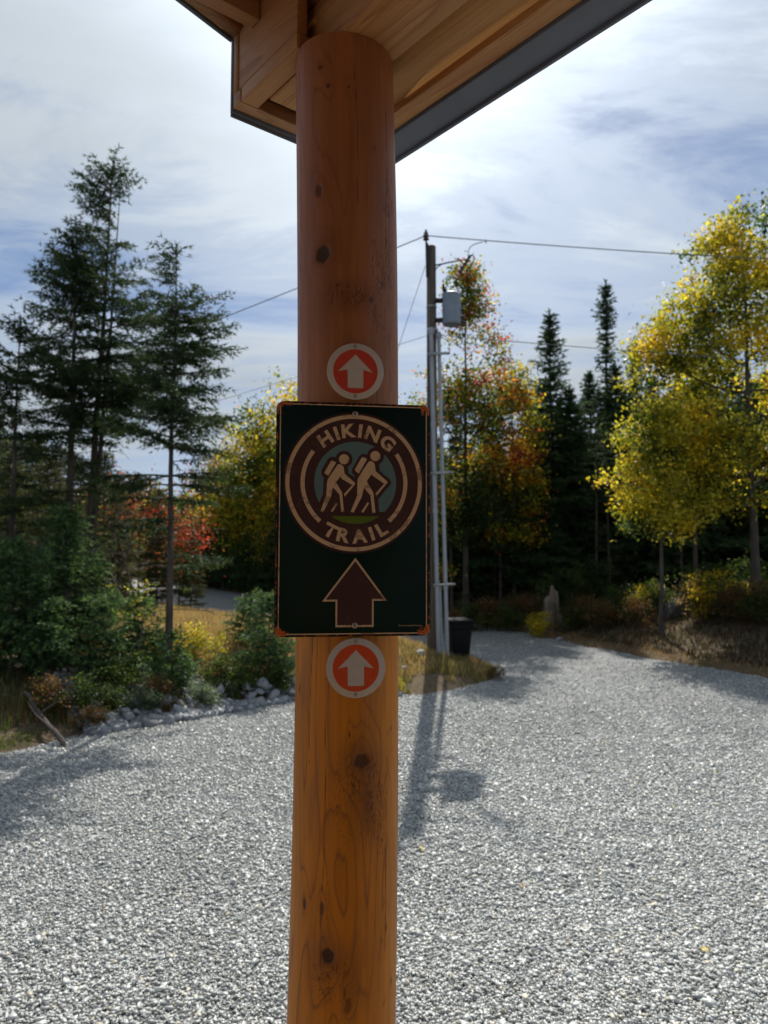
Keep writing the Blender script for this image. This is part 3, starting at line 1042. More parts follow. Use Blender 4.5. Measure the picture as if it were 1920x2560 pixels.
    c = c * (1 - a) + np.array((0.045, 0.024, 0.016)) * a
    rad = rad + kh - .0012 * crack + .0003 * (fib - .5)
    X = cx + rad * ca
    Y = PC[1] + rad * sa
    V = np.stack([X, Y, Z], -1).reshape(-1, 3)
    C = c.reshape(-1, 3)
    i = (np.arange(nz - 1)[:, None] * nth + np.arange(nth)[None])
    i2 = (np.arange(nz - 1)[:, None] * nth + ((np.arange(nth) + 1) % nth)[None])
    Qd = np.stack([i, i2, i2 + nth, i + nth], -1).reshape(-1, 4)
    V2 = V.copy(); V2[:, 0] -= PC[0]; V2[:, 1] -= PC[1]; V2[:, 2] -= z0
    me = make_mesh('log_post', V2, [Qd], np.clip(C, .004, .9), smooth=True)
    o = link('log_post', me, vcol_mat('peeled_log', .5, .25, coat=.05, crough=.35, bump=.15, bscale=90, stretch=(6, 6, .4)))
    o.location = (PC[0], PC[1], z0)
    return tag(o, 'round peeled log post with dark knots, standing in the centre and carrying the signs', 'log post')


build_post()


# ------------------------------------------------------------------ signs
def flat(name, polys, z, mat, parent, thick=0.0):
    """flat outlines (lists of xy, holes allowed as further lists) tessellated at height z"""
    V, Fs = [], []
    for loops in polys:
        tri = mgeo.tessellate_polygon([[Vector((p[0], p[1], 0)) for p in lp] for lp in loops])
        fl = [p for lp in loops for p in lp]
        b = len(V)
        V += [(p[0], p[1], z) for p in fl]
        for t in tri:
            a, b_, c = (Vector(fl[i]).to_2d() if len(fl[i]) > 2 else Vector(fl[i]) for i in t)
            cr = (b_ - a).cross(c - a)
            Fs.append([b + i for i in (t if cr > 0 else (t[0], t[2], t[1]))])
    return link(name, make_mesh(name, V, [np.array(Fs)]), mat, parent)


def circ(r, n=96, cx=0, cy=0, a0=0, a1=2 * math.pi):
    full = abs(a1 - a0 - 2 * math.pi) < 1e-6
    return [(cx + r * math.cos(a0 + (a1 - a0) * k / (n if full else n - 1)), cy + r * math.sin(a0 + (a1 - a0) * k / (n if full else n - 1))) for k in range(n)]


def arc_band(r0, r1, a0, a1, n=40, cx=0, cy=0):
    return circ(r1, n, cx, cy, a0, a1) + circ(r0, n, cx, cy, a1, a0)


def rrect(w, h, r, n=8):
    out = []
    for sx, sy, a in ((1, 1, 0), (-1, 1, 90), (-1, -1, 180), (1, -1, 270)):
        for k in range(n + 1):
            t = R_(a + 90 * k / n)
            out.append((sx * (w - r) + r * math.cos(t), sy * (h - r) + r * math.sin(t)))
    return out


def sign_mat(name, color, rough=0.45, wear=True, spots=0.0, spotcol=(0.33, 0.21, 0.14)):
    m, t, out = new_mat(name)
    tcn = N(t, 'ShaderNodeTexCoord')
    s = N(t, 'ShaderNodeSeparateXYZ', ins={0: tcn.outputs['Object']})
    dx = M_(t, 'SUBTRACT', 0.1525, M_(t, 'ABSOLUTE', s.outputs[0]))
    dy = M_(t, 'SUBTRACT', 0.2285, M_(t, 'ABSOLUTE', s.outputs[1]))
    c = None
    nz = N(t, 'ShaderNodeTexNoise', ins={'Vector': tcn.outputs['Object'], 'Scale': 70.0, 'Detail': 9.0, 'Roughness': 0.75, 'Distortion': 0.6})
    n3 = N(t, 'ShaderNodeTexNoise', ins={'Vector': tcn.outputs['Object'], 'Scale': 34.0, 'Detail': 4.0})
    base = mixc(t, ramp(t, n3.outputs[0], [(.35, 0.0), (.75, .35)]), color, [x * .72 for x in color])
    if spots:
        n4 = N(t, 'ShaderNodeTexNoise', ins={'Vector': tcn.outputs['Object'], 'Scale': 120.0, 'Detail': 5.0, 'Roughness': .6})
        n5 = N(t, 'ShaderNodeTexNoise', ins={'Vector': tcn.outputs['Object'], 'Scale': 17.0, 'Detail': 2.0})
        sc = M_(t, 'ADD', M_(t, 'MULTIPLY', n4.outputs[0], .5), M_(t, 'MULTIPLY', n5.outputs[0], .62))
        base = mixc(t, ramp(t, sc, [(.62, 0.0), (.65, spots)]), base, spotcol)
    if wear:
        corner = M_(t, 'MULTIPLY', M_(t, 'SUBTRACT', 0.043, M_(t, 'ADD', dx, dy)), 8.5)
        edge = M_(t, 'MULTIPLY', M_(t, 'SUBTRACT', 0.0048, M_(t, 'MINIMUM', dx, dy)), 42.0)
        sc = M_(t, 'ADD', nz.outputs[0], M_(t, 'MAXIMUM', M_(t, 'MAXIMUM', corner, edge), -0.25))
        n6 = N(t, 'ShaderNodeTexNoise', ins={'Vector': tcn.outputs['Object'], 'Scale': 300.0, 'Detail': 3.0})
        rust = ramp(t, n6.outputs[0], [(.35, (.50, .085, .020)), (.6, (.72, .20, .055)), (.75, (.14, .04, .02))])
        base = mixc(t, ramp(t, sc, [(.63, 0.0), (.66, 1.0)]), base, rust)
        rim = M_(t, 'MINIMUM', dx, dy)
        base = mixc(t, ramp(t, M_(t, 'ADD', M_(t, 'MULTIPLY', rim, 100.0), M_(t, 'MULTIPLY', nz.outputs[0], .25)), [(.26, 1.0), (.34, 0.0)]), base, (.02, .012, .01))
    b = N(t, 'ShaderNodeBsdfPrincipled', ins={'Base Color': base, 'Roughness': rough, 'Specular IOR Level': 0.13})
    t.links.new(b.outputs[0], out.inputs[0])
    return m


YAW = R_(8.3)
nrm = Vector((math.sin(YAW), -math.cos(YAW), 0))
tang = Vector((math.cos(YAW), math.sin(YAW), 0))
ROT = Matrix(((tang.x, 0, nrm.x), (tang.y, 0, nrm.y), (0, 1, 0))).to_4x4()


def sign_root(name, px, py, off, roll=0.0, back=0.0):
    P = at(px, py, 1.452)
    o = empty(name)
    o.matrix_world = Matrix.Translation(P + nrm * off) @ ROT @ Matrix.Rotation(roll, 4, 'Z') @ Matrix.Rotation(back, 4, 'X')
    return o


CREAM = (0.72, 0.50, 0.29)
S_CREAM = sign_mat('sign_cream', CREAM, .5, True, .75, (.30, .19, .12))
S_CREAM_IN = sign_mat('sign_cream_inner', CREAM, .5, False, .75, (.34, .21, .13))
S_BROWN = sign_mat('sign_brown', (0.082, 0.040, 0.036), .42, False, .35, (.12, .07, .05))
S_TEAL = sign_mat('sign_teal', (0.14, 0.235, 0.225), .45, False)
S_GREEN = sign_mat('sign_green', (0.125, 0.195, 0.028), .45, False)
S_PANEL = sign_mat('sign_dark_green', (0.0025, 0.0165, 0.0115), .5, True, .0)
S_RIM = sign_mat('sign_rim', (0.05, 0.030, 0.028), .5, False)
SCREW = pbr('screw_head', (0.42, 0.36, 0.29), .38, .7, vary=.3, vscale=300)

sgn = sign_root('hiking_trail_sign', 884, 1297, 0.006, R_(-.15))
tag(sgn, 'dark green metal sign with hikers and the words HIKING TRAIL screwed to the log post', 'sign')
K = 1 / 3063.0
s2 = lambda x, y: ((x - 539) * K, (1098 - y) * K)
s5 = lambda x, y: s2(x / 1.7696 + 72.1, y / 1.7696 + 384.6)
g = G()
prof = rrect(.1525, .2285, .016)
nq = len(prof)
g.add([(x, y, -.0012) for x, y in prof] + [(x, y, 0) for x, y in prof], [tuple(range(nq, 2 * nq)), tuple(reversed(range(nq)))] + [(i, (i + 1) % nq, nq + (i + 1) % nq, nq + i) for i in range(nq)])
g.build('panel', S_PANEL, sgn)
flat('border_line', [[rrect(.1455, .2243, .004, 4), rrect(.1434, .2222, .003, 4)[::-1]]], .0004, S_CREAM, sgn)
cc = s2(541, 882)
flat('roundel', [[circ(.1395, 128, *cc)]], .0004, S_RIM, sgn)
flat('roundel', [[circ(.1372, 128, *cc)]], .0006, S_BROWN, sgn)
flat('roundel_ring', [[circ(.1345, 128, *cc), circ(.1266, 128, *cc)[::-1]]], .0009, S_CREAM_IN, sgn)
flat('inner_arc', [[arc_band(.0972, .1054, R_(142.8), R_(228.6), 40, *cc)]], .0009, S_CREAM_IN, sgn)
flat('inner_arc', [[arc_band(.0972, .1054, R_(-47.5), R_(35.0), 40, *cc)]], .0009, S_CREAM_IN, sgn)
tcx = s2(547, 882)
TR_ = 248 * K
yc = (1098 - 1056) * K - tcx[1]
ac = math.asin(yc / TR_)
flat('teal_disc', [[circ(TR_, 90, *tcx, ac, math.pi - ac)]], .0009, S_TEAL, sgn)
yc = (1098 - 1083) * K - tcx[1]
ac = math.asin(yc / TR_)
flat('green_ground', [[circ(TR_, 40, *tcx, -math.pi - ac, ac)]], .0009, S_GREEN, sgn)
outl = [(440, 1120), (462, 1092), (497, 1000), (502, 835), (478, 795), (480, 750), (545, 632), (572, 612), (600, 605), (630, 612), (640, 582), (672, 550), (717, 540), (762, 550), (795, 582), (808, 632), (795, 680),
        (757, 712), (768, 782), (832, 824), (832, 806), (803, 778), (800, 742), (880, 592), (902, 573), (930, 568), (963, 576), (976, 540), (1005, 508), (1042, 496), (1100, 470), (1150, 570), (1142, 610), (1130, 645), (1093, 682),
        (1102, 752), (1212, 838), (1224, 870), (1218, 897), (1190, 925), (1084, 1055), (1096, 1189), (1096, 1215), (440, 1215)]
flat('hiker_outline', [[[s5(*p) for p in outl]]], .0011, S_BROWN, sgn)
h1 = [(636, 712), (648, 692), (668, 684), (690, 691), (712, 712), (724, 786), (838, 884), (836, 892), (824, 913), (806, 905), (694, 842), (682, 812), (634, 876), (640, 892), (697, 985), (720, 1192), (690, 1194), (671, 1010), (602, 933), (580, 1032), (502, 1196), (472, 1187),
      (530, 1020), (538, 880), (546, 848), (590, 780)]
h2 = [(968, 672), (982, 652), (1002, 644), (1024, 651), (1046, 674), (1056, 752), (1185, 864), (1181, 876), (1170, 892), (1150, 886), (1022, 800), (1012, 785), (961, 862), (970, 880), (1032, 985), (1055, 1196), (1022, 1198), (1000, 1010), (930, 934), (906, 1035), (822, 1198), (790, 1190),
      (858, 1020), (862, 850), (870, 828), (922, 740)]
for hk, hd, pk, st1, st2 in (
        (h1, (717, 632, 54), [(592, 650), (628, 664), (631, 672), (552, 808), (546, 808), (515, 788), (510, 776), (576, 657), (583, 650)], [(803, 908), (822, 916), (727, 1029), (717, 1004)], [(636, 1096), (651, 1110), (597, 1196), (577, 1187)]),
        (h2, (1052, 590, 54), [(920, 606), (958, 620), (962, 628), (877, 779), (870, 779), (836, 752), (832, 740), (902, 614), (910, 606)], [(1146, 888), (1166, 895), (1065, 1019), (1056, 992)], [(972, 1084), (986, 1100), (924, 1199), (903, 1190)])):
    cxy = s5(hd[0], hd[1])
    polys = [[[s5(*p) for p in hk]], [circ(hd[2] / 1.7696 * K, 36, *cxy)], [[s5(*p) for p in pk]], [[s5(*p) for p in st1]], [[s5(*p) for p in st2]]]
    flat('hiker_figure', polys, .0014, S_CREAM_IN, sgn)
ar = [(549, 1332), (740, 1588), (660, 1588), (660, 1743), (432, 1743), (432, 1591), (352, 1591)]
ai = [(549, 1353), (718, 1577), (649, 1577), (649, 1731), (443, 1731), (443, 1580), (374, 1580)]
flat('arrow', [[[s2(*p) for p in ar]]], .0004, S_CREAM_IN, sgn)
flat('arrow', [[[s2(*p) for p in ai]]], .0007, S_BROWN, sgn)


def letter(ch, size, weight=0.0):
    cu = bpy.data.curves.new('lettering', 'FONT')
    cu.body = ch
    cu.size = size
    cu.align_x = 'CENTER'
    cu.fill_mode = 'FRONT'
    cu.offset = weight
    o = bpy.data.objects.new('lettering', cu)
    COL.objects.link(o)
    dg = bpy.context.evaluated_depsgraph_get()
    me = bpy.data.meshes.new_from_object(o.evaluated_get(dg))
    bpy.data.objects.remove(o)
    bpy.data.curves.remove(cu)
    return me


def word_on_arc(items, cap, rbase, inward, sgn, z):
    """letters set round the roundel; items: (char, angle in degrees)"""
    for ch, ang in items:
        me = letter(ch, cap / .70, cap * .06)
        xs = np.array([v.co[:] for v in me.vertices])
        xs[:, 0] -= (xs[:, 0].min() + xs[:, 0].max()) / 2
        sy = cap / (xs[:, 1].max() - xs[:, 1].min()) if ch != 'G' else cap * 1.03 / (xs[:, 1].max() - xs[:, 1].min())
        xs[:, 1] = (xs[:, 1] - xs[:, 1].min()) * sy
        xs[:, 0] *= sy * 1.10
        a = R_(ang)
        rot = a - math.pi / 2 if not inward else a + math.pi / 2
        base = np.array([cc[0] + rbase * math.cos(a), cc[1] + rbase * math.sin(a)])
        c_, s_ = math.cos(rot), math.sin(rot)
        nx_ = base[0] + xs[:, 0] * c_ - xs[:, 1] * s_
        ny_ = base[1] + xs[:, 0] * s_ + xs[:, 1] * c_
        for v, x, y in zip(me.vertices, nx_, ny_):
            v.co = (x, y, z)
        link('letter', me, S_CREAM_IN, sgn)


word_on_arc([('H', 124.1), ('I', 110.2), ('K', 96.6), ('I', 83.8), ('N', 69.8), ('G', 50.6)], .0272, .0895, False, sgn, .0009)
word_on_arc([('T', 243.6), ('R', 258.6), ('A', 275.6), ('I', 289.0), ('L', 300.8)], .0272, .1190, True, sgn, .0009)
me = letter('© www.LoneStarArt.com', .0062)
xs = np.array([v.co[:] for v in me.vertices])
kx = (952 - 812) * K / (xs[:, 0].max() - xs[:, 0].min())
bx_, by_ = s2(882, 1741)
for v, p in zip(me.vertices, xs):
    v.co = (bx_ + p[0] * kx, by_ + p[1] * kx, .0004)
link('small_print', me, S_CREAM_IN, sgn)


def screw(parent, x, y, r, z0):
    g = G()
    g.lathe([(r, z0), (r * .96, z0 + r * .25), (r * .7, z0 + r * .5), (r * .35, z0 + r * .58), (r * .3, z0 + r * .35), (r * .02, z0 + r * .35)], 20, Matrix.Translation((x, y, 0)))
    g.build('screw', SCREW, parent, smooth=True)


screw(sgn, *s2(543, 466), .0062, .001)
screw(sgn, *s2(546, 1733), .0062, .001)

D_WHITE = pbr('marker_white', (0.60, 0.54, 0.46), .45, vary=.06, vscale=60)
D_RED = pbr('marker_red', (0.62, 0.062, 0.032), .42, vary=.08, vscale=50)
D_ORANGE = pbr('marker_orange_red', (0.70, 0.085, 0.018), .42, vary=.08, vscale=50)
KD = 1 / 2.404 / F * 1.452
for px, py, lab, red, sc in ((888.3, 929.5, 'round red trail marker with white up arrow, above the green sign', D_RED, 1.0),
                             (889.3, 1669.5, 'round orange-red trail marker with white up arrow, below the green sign', D_ORANGE, 1.015)):
    o = sign_root('trail_marker', px, py, 0.0032, 0, 0)
    o.scale = (sc, sc, sc)
    tag(o, lab, 'trail marker', 'round arrow markers on the log post')
    R0 = 173.5 * KD
    g = G(); g.lathe([(R0 - .0004, -.0018), (R0, -.0012), (R0, -.0003), (R0 - .0004, 0)], 96)
    g.build('disc', D_WHITE, o)
    flat('red_field', [[circ(136 * KD, 96)]], .0003, red, o)
    A = [(549, 112), (655, 221), (597, 206), (597, 314), (594, 319), (506, 319), (502, 314), (500, 206), (443, 218)]
    flat('arrow', [[[((x - 549) * KD, (216 - y) * KD) for x, y in A]]], .0006, D_WHITE, o)
    screw(o, 0, (216 - 61) * KD, .0034, .0004)
    screw(o, 0, (216 - 371) * KD, .0034, .0004)

# ------------------------------------------------------------------ utility pole
PD = 19.0
pb = at(1083, 1690, PD)
pz = gz(pb.x, PD)
pole = empty('utility_pole', (pb.x, PD, pz))
tag(pole, 'wooden utility pole with grey transformer can and pipe risers', 'utility pole')
L_ = lambda px, py, dy=0.0: tuple(at(px, py, PD + dy) - Vector((pb.x, PD, pz)))
g = G()
top = Vector(L_(1078, 617)); bot = Vector((0, 0, -.4))
n = 24
g.tube([tuple(bot.lerp(top, i / n)) for i in range(n + 1)], [.155 - .034 * i / n for i in range(n + 1)], 18)
g.lathe([(.121, 0), (.08, .03), (.02, .055)], 18, Matrix.Translation(top))
g.build('pole', MAT['pole_wood'], pole, smooth=True)
g = G()
g.cyl(L_(1067, 690, -.12), L_(1065, 600, -.12), .022); g.box(-.03, .03, -.03, .03, -.45, .45, Matrix.Translation(L_(1068, 650, -.11)))
g.build('ridge_pin', MAT['black_metal'], pole)
g = G()
g.lathe([(.05, -.10), (.085, -.07), (.05, -.02), (.09, .02), (.055, .06), (.06, .10), (.03, .14), (.025, .19)], 16, Matrix.Translation(L_(1065, 592, -.12)))
g.build('insulator', MAT['porcelain'], pole, smooth=True)
g = G()
g.tube([L_(1088, 663, -.1), L_(1105, 660, -.15), L_(1122, 656, -.18), L_(1142, 653, -.2)], .020, 8)
g.tube([L_(1088, 676, -.1), L_(1093, 668, -.12), L_(1104, 661, -.15)], .014, 6)
g.build('bracket', MAT['black_metal'], pole)
g = G()
Mx = Matrix.Translation(L_(1163, 658, -.2)) @ Matrix.Rotation(R_(33), 4, 'Y')
g.lathe([(.025, -.30), (.06, -.26), (.03, -.21), (.065, -.15), (.03, -.09), (.065, -.03), (.03, .03), (.065, .09), (.03, .15), (.05, .2), (.025, .25)], 14, Mx)
g.tube([L_(1142, 653, -.2), L_(1145, 645, -.2), L_(1150, 650, -.2), L_(1156, 655, -.2)], .02, 6)
g.tube([L_(1172, 640, -.2), L_(1182, 638, -.2), L_(1187, 647, -.2)], .018, 6)
g.tube([L_(1187, 647, -.2), L_(1178, 662, -.22), L_(1166, 680, -.22), L_(1157, 682, -.2)], .015, 6)
g.build('fuse_cutout', MAT['porcelain'], pole, smooth=True)
g = G()
t = [i / 10 for i in range(11)]
g.tube([L_(1170 + 8 * u + 35 * u * u, 640 - 52 * u ** .55 + 16 * u, -.2) for u in t] + [L_(1216, 608, -.2), L_(1213, 599, -.2)], .011, 6)
g.build('jumper_wire', MAT['wire'], pole)
g = G()
g.tube([L_(1160, 684, -.2), L_(1150, 700, -.2), L_(1125, 690, -.3), L_(1108, 700, -.3)], .008, 6)
g.build('jumper_wire', MAT['black_metal'], pole)
g = G()
g.tube([L_(1150, 800, -.3), L_(1158, 835, -.3), L_(1135, 850, -.3), L_(1100, 836, -.2)], .013, 6)
g.build('jumper_wire', MAT['black_metal'], pole)
g = G()
g.tube([L_(1156, 795, -.3), L_(1166, 828, -.3), L_(1150, 862, -.3), L_(1098, 842, -.2)], .013, 6)
g.build('jumper_wire', MAT['black_metal'], pole)
# transformer
ctr = Vector(L_(1129, 774, -.28))
g = G()
hh = .40
g.lathe([(.225, -hh), (.238, -hh + .02), (.240, -hh + .06), (.240, hh - .08), (.250, hh - .075), (.250, hh - .03), (.235, hh - .01), (.20, hh + .03), (.08, hh + .05)], 36, Matrix.Translation(ctr))
tank = g.build('transformer', MAT['tank'], pole, smooth=True)
g = G()
g.lathe([(.045, 0), (.075, .03), (.04, .06), (.075, .10), (.04, .13), (.07, .17), (.035, .20), (.03, .26)], 14, Matrix.Translation(ctr + Vector((-.16, -.05, hh + .0))) @ Matrix.Rotation(R_(-14), 4, 'Y'))
g.build('bushing', MAT['porcelain'], tank, smooth=True)
g = G()
for dz in (-.2, 0, -.32):
    g = G()
    g.cyl(ctr + Vector((.235, -.02, dz)), ctr + Vector((.33, -.03, dz - .03)), .045, .035, 12)
    g.build('bushing', MAT['black_metal'], tank, smooth=True)
for dz in (.26, -.26):
    g = G()
    g.box(-.42, -.2, -.04, .18, dz - .03, dz + .03, Matrix.Translation(ctr))
    g.build('mounting_bracket', MAT['black_metal'], tank)
# risers
for xt, yt, xb, yb, r, nm in ((1078, 838, 1097, 1692, .054, 0), (1097, 848, 1119, 1692, .050, 0), (1100, 1462, 1106, 1690, .030, 1)):
    g = G()
    a, b = Vector(L_(xb, yb, -.22)), Vector(L_(xt, yt, -.18))
    a.z = -.1
    n = 16
    g.tube([tuple(a.lerp(b, i / n)) for i in range(n + 1)], r, 14)
    if not nm:
        for f in (.22, .45, .72):
            g.cyl(a.lerp(b, f - .006), a.lerp(b, f + .006), r * 1.22, r * 1.22, 14)
        g.lathe([(r, 0), (r * 1.5, .03), (r * 1.6, .12), (r * .8, .2), (.01, .22)], 14, Matrix.Translation(b))
    g.build('conduit', MAT['conduit'], pole, smooth=True)
for yy in (883, 1181, 1461):
    g = G()
    xm = 1078 + (yy - 838) / 850 * 20
    a, b = Vector(L_(xm - 10, yy + 2, -.285)), Vector(L_(xm + 46, yy - 1, -.285))
    d = b - a
    g.box(0, d.length, -.012, .05, -.028, .028, Matrix.Translation(a) @ d.to_track_quat('X', 'Z').to_matrix().to_4x4())
    g.box(d.length * .42, d.length * .47, -.02, -.0121, -.05, .05, Matrix.Translation(a) @ d.to_track_quat('X', 'Z').to_matrix().to_4x4())
    g.build('strut', MAT['steel'], pole)
g = G(); g.cyl(L_(1081, 822), L_(1081, 829), .15, .15, 18); g.build('strap', MAT['steel'], pole)
g = G(); g.cyl(L_(1079, 766), L_(1079, 769), .14, .14, 18); g.build('strap', MAT['steel'], pole)
# guy wire down to the ground
g = G()
a = Vector(L_(1063, 665)); e = Vector(at(998, 862, PD + .6)) - Vector((pb.x, PD, pz))
dirg = (e - a).normalized()
sg = (a.z + .1) / -dirg.z
g.tube([tuple(a), tuple(a + dirg * sg * .5), tuple(a + dirg * sg)], .009, 6)
g.build('guy_wire', MAT['steel'], pole)


def wire(pts, r, label, name='power_line'):
    o = empty(name, pts[0])
    g = G()
    g.tube([tuple(Vector(p) - Vector(pts[0])) for p in pts], r, 6)
    ob = g.build(name, MAT['wire'], None)
    bpy.data.objects.remove(o)
    ob.location = pts[0]
    return tag(ob, label, 'power line')


def sag(a, b, s, n=28):
    a, b = Vector(a), Vector(b)
    return [a.lerp(b, i / n) - Vector((0, 0, 4 * s * (i / n) * (1 - i / n))) for i in range(n + 1)]


w0 = at(1065, 589, PD - .12)
wire(sag(w0, at(-900, 1250, 52), 1.1), .013, 'overhead wire running from the pole top down to the left behind the tall spruces')
wire(sag(w0, at(2450, 668, 22.5), .12), .013, 'overhead wire running from the pole top across to the yellow maple on the right')
w1 = at(1078, 836, PD - .13)
wire(sag(w1, at(-900, 1330, 52), 1.0), .006, 'lower thin wire leaving the pole to the left, mostly hidden by the log post')
wire(sag(w1, at(2500, 932, 22.5), .10), .010, 'lower wire running right from the pole below the transformer')

# ------------------------------------------------------------------ wheelie bin
bx0 = at(1147, 1673, 19.35)
bzz = gz(bx0.x, 19.35)
wb = empty('wheelie_bin', (bx0.x, 19.35, bzz), R_(12))
tag(wb, 'black wheeled rubbish bin standing behind the utility pole', 'rubbish bin')


def frust(g, w0, d0, w1, d1, z0, z1, dy=0):
    V = [(sx * w0 / 2, sy * d0 / 2, z0) for sx, sy in ((-1, -1), (1, -1), (1, 1), (-1, 1))] + [(sx * w1 / 2, sy * d1 / 2 + dy, z1) for sx, sy in ((-1, -1), (1, -1), (1, 1), (-1, 1))]
    g.add(V, [(3, 2, 1, 0), (4, 5, 6, 7), (0, 1, 5, 4), (1, 2, 6, 5), (2, 3, 7, 6), (3, 0, 4, 7)])


g = G(); frust(g, .42, .48, .56, .62, .05, .93); frust(g, .60, .67, .62, .69, .931, 1.0); frust(g, .57, .64, .60, .67, .80, .93 - .001)
g.build('body', MAT['bin'], wb, bevel=.02)
g = G(); frust(g, .63, .72, .60, .68, 1.002, 1.035); frust(g, .58, .64, .40, .46, 1.0355, 1.065); g.build('lid', MAT['bin'], wb, bevel=.012)
for sx in (-1, 1):
    g = G(); g.cyl((sx * .20, .25, .10), (sx * .26, .25, .10), .10, .10, 24); g.build('wheel', MAT['black_metal'], wb, smooth=True)
g = G(); g.cyl((-.26, .40, 1.0), (.26, .40, 1.0), .016); g.cyl((-.26, .33, .98), (-.26, .40, 1.0), .016); g.cyl((.26, .33, .98), (.26, .40, 1.0), .016); g.build('handle', MAT['bin'], wb)

# ------------------------------------------------------------------ rocks
def rock_mesh(seed):
    r = np.random.default_rng(seed)
    import bmesh
    bm = bmesh.new()
    bmesh.ops.create_icosphere(bm, subdivisions=3, radius=1.0)
    V = np.array([v.co[:] for v in bm.verts])
    Fc = np.array([[v.index for v in f.verts] for f in bm.faces])
    bm.free()
    for k in range(16):
        nrm_ = unit(r.normal(0, 1, 3)); d = r.uniform(.42, .80)
        ex = V @ nrm_ - d
        V = V - np.where(ex > 0, ex, 0)[:, None] * nrm_[None] * 1.0
    V *= np.array([1.6, 1.2, .95]) * r.uniform(.85, 1.15, 3)
    V += (fbm(V[:, 0] * 3 + seed, V[:, 1] * 3, V[:, 2] * 3, s=seed)[:, None] - .5) * .05 * unit(V)
    me = make_mesh('rock', V, [Fc])
    me.materials.append(MAT['rock'])
    return me


ROCKS = [rock_mesh(s) for s in range(100, 109)]
r = np.random.default_rng(5)
edge = np.array([(-4.55, 11.7), (-3.2, 12.9), (-1.8, 14.5), (-0.4, 14.8), (0.3, 15.0)])
cnt = 0
for k in range(3000):
    if cnt >= 292: break
    f = r.random() * (len(edge) - 1)
    i = int(f)
    p = edge[i] + (edge[i + 1] - edge[i]) * (f - i)
    tdir = unit(edge[i + 1] - edge[i]); nd = np.array([-tdir[1], tdir[0]])
    wmax = 0.9 + 1.2 * (0.5 + .5 * math.sin(f * 2.3 + .5))
    off = abs(r.normal(0, .75)) * wmax - .05
    if off > 2.7: continue
    x, y = p + nd * off
    s = min(r.lognormal(math.log(.082), .36), .17)
    o = link('rock', ROCKS[k % 9], None)
    o.location = (x, y, gz(x, y) + s * .25 + .16 * r.random() * min(1, off * 2))
    o.rotation_euler = (r.normal(0, .3), r.normal(0, .3), r.uniform(0, 6.28))
    o.scale = (s, s, s)
    tag(o, 'grey broken rock in the rip-rap bank left of the log post', 'rock', 'rocks heaped along the bank edge')
    cnt += 1
for px, py, Y, s, lab in ((1045, 1672, 17.8, .16, 'dark grey rock in dry grass beside the utility pole'), (1006, 1690, 16.6, .10, 'small pale rock in grass between log post and utility pole'),
                          (1066, 1686, 17.2, .07, 'small pale rock at the foot of the utility pole'), (1392, 1592, 24.8, .13, 'pale rock on the gravel edge below the broken grey stump'),
                          (1690, 1533, 24.5, .42, 'big pointed grey boulder at the dark forest edge')):
    x, y, z = put(px, Y)
    o = link('rock', ROCKS[int(px) % 9], None)
    o.location = (x, y, z + s * .3); o.scale = (s, s, s * (1.9 if s > .4 else 1)); o.rotation_euler = (0, .2, px)
    tag(o, lab, 'rock')
    if s > .4:
        o.data = o.data.copy(); o.data.materials.clear(); o.data.materials.append(MAT['rock_dark'])

# fine broken rubble between the rocks (stuff)
def rubble():
    r = np.random.default_rng(21)
    n = 26000
    f = r.uniform(0, len(edge) - 1.001, n)
    i = f.astype(int)
    p = edge[i] + (edge[i + 1] - edge[i]) * (f - i)[:, None]
    td = unit(edge[i + 1] - edge[i])
    off = np.abs(r.normal(0, .7, n)) * (0.9 + 1.2 * (0.5 + .5 * np.sin(f * 2.3 + .5))) - .06
    x = p[:, 0] - td[:, 1] * off; y = p[:, 1] + td[:, 0] * off
    k = (off < 2.6) & (fbm(x * 1.2, y * 1.2, s=14, o=3) > .36)
    x, y = x[k], y[k]; n = len(x)
    s = r.lognormal(math.log(.026), .4, n)
    sc = np.stack([s * r.uniform(.9, 1.6, n), s * r.uniform(.7, 1.1, n), s * r.uniform(.5, .9, n)], 1)
    V = GM[0][None] * (1 + r.uniform(-.45, .12, (n, 8, 3))) * sc[:, None, :]
    V = np.einsum('nij,nkj->nki', rand_rot(n, 0.6, r), V) + np.stack([x, y, ground_z(x, y) + r.uniform(0, .05, n)], 1)[:, None, :]
    Qs = (QB[None] + (np.arange(n) * 8)[:, None, None]).reshape(-1, 4)
    c = (0.14 + .34 * r.beta(2.2, 2.2, n)[:, None]) * np.array([0.97, 1.0, 1.03])[None]
    return make_mesh('rubble', V.reshape(-1, 3), [Qs], np.repeat(c, 8, 0))


tag(link('rubble', rubble(), vcol_mat('rubble_stone', .7, .4)), 'small grey broken stones filling the gaps of the rocky bank', 'rubble', kind='stuff')

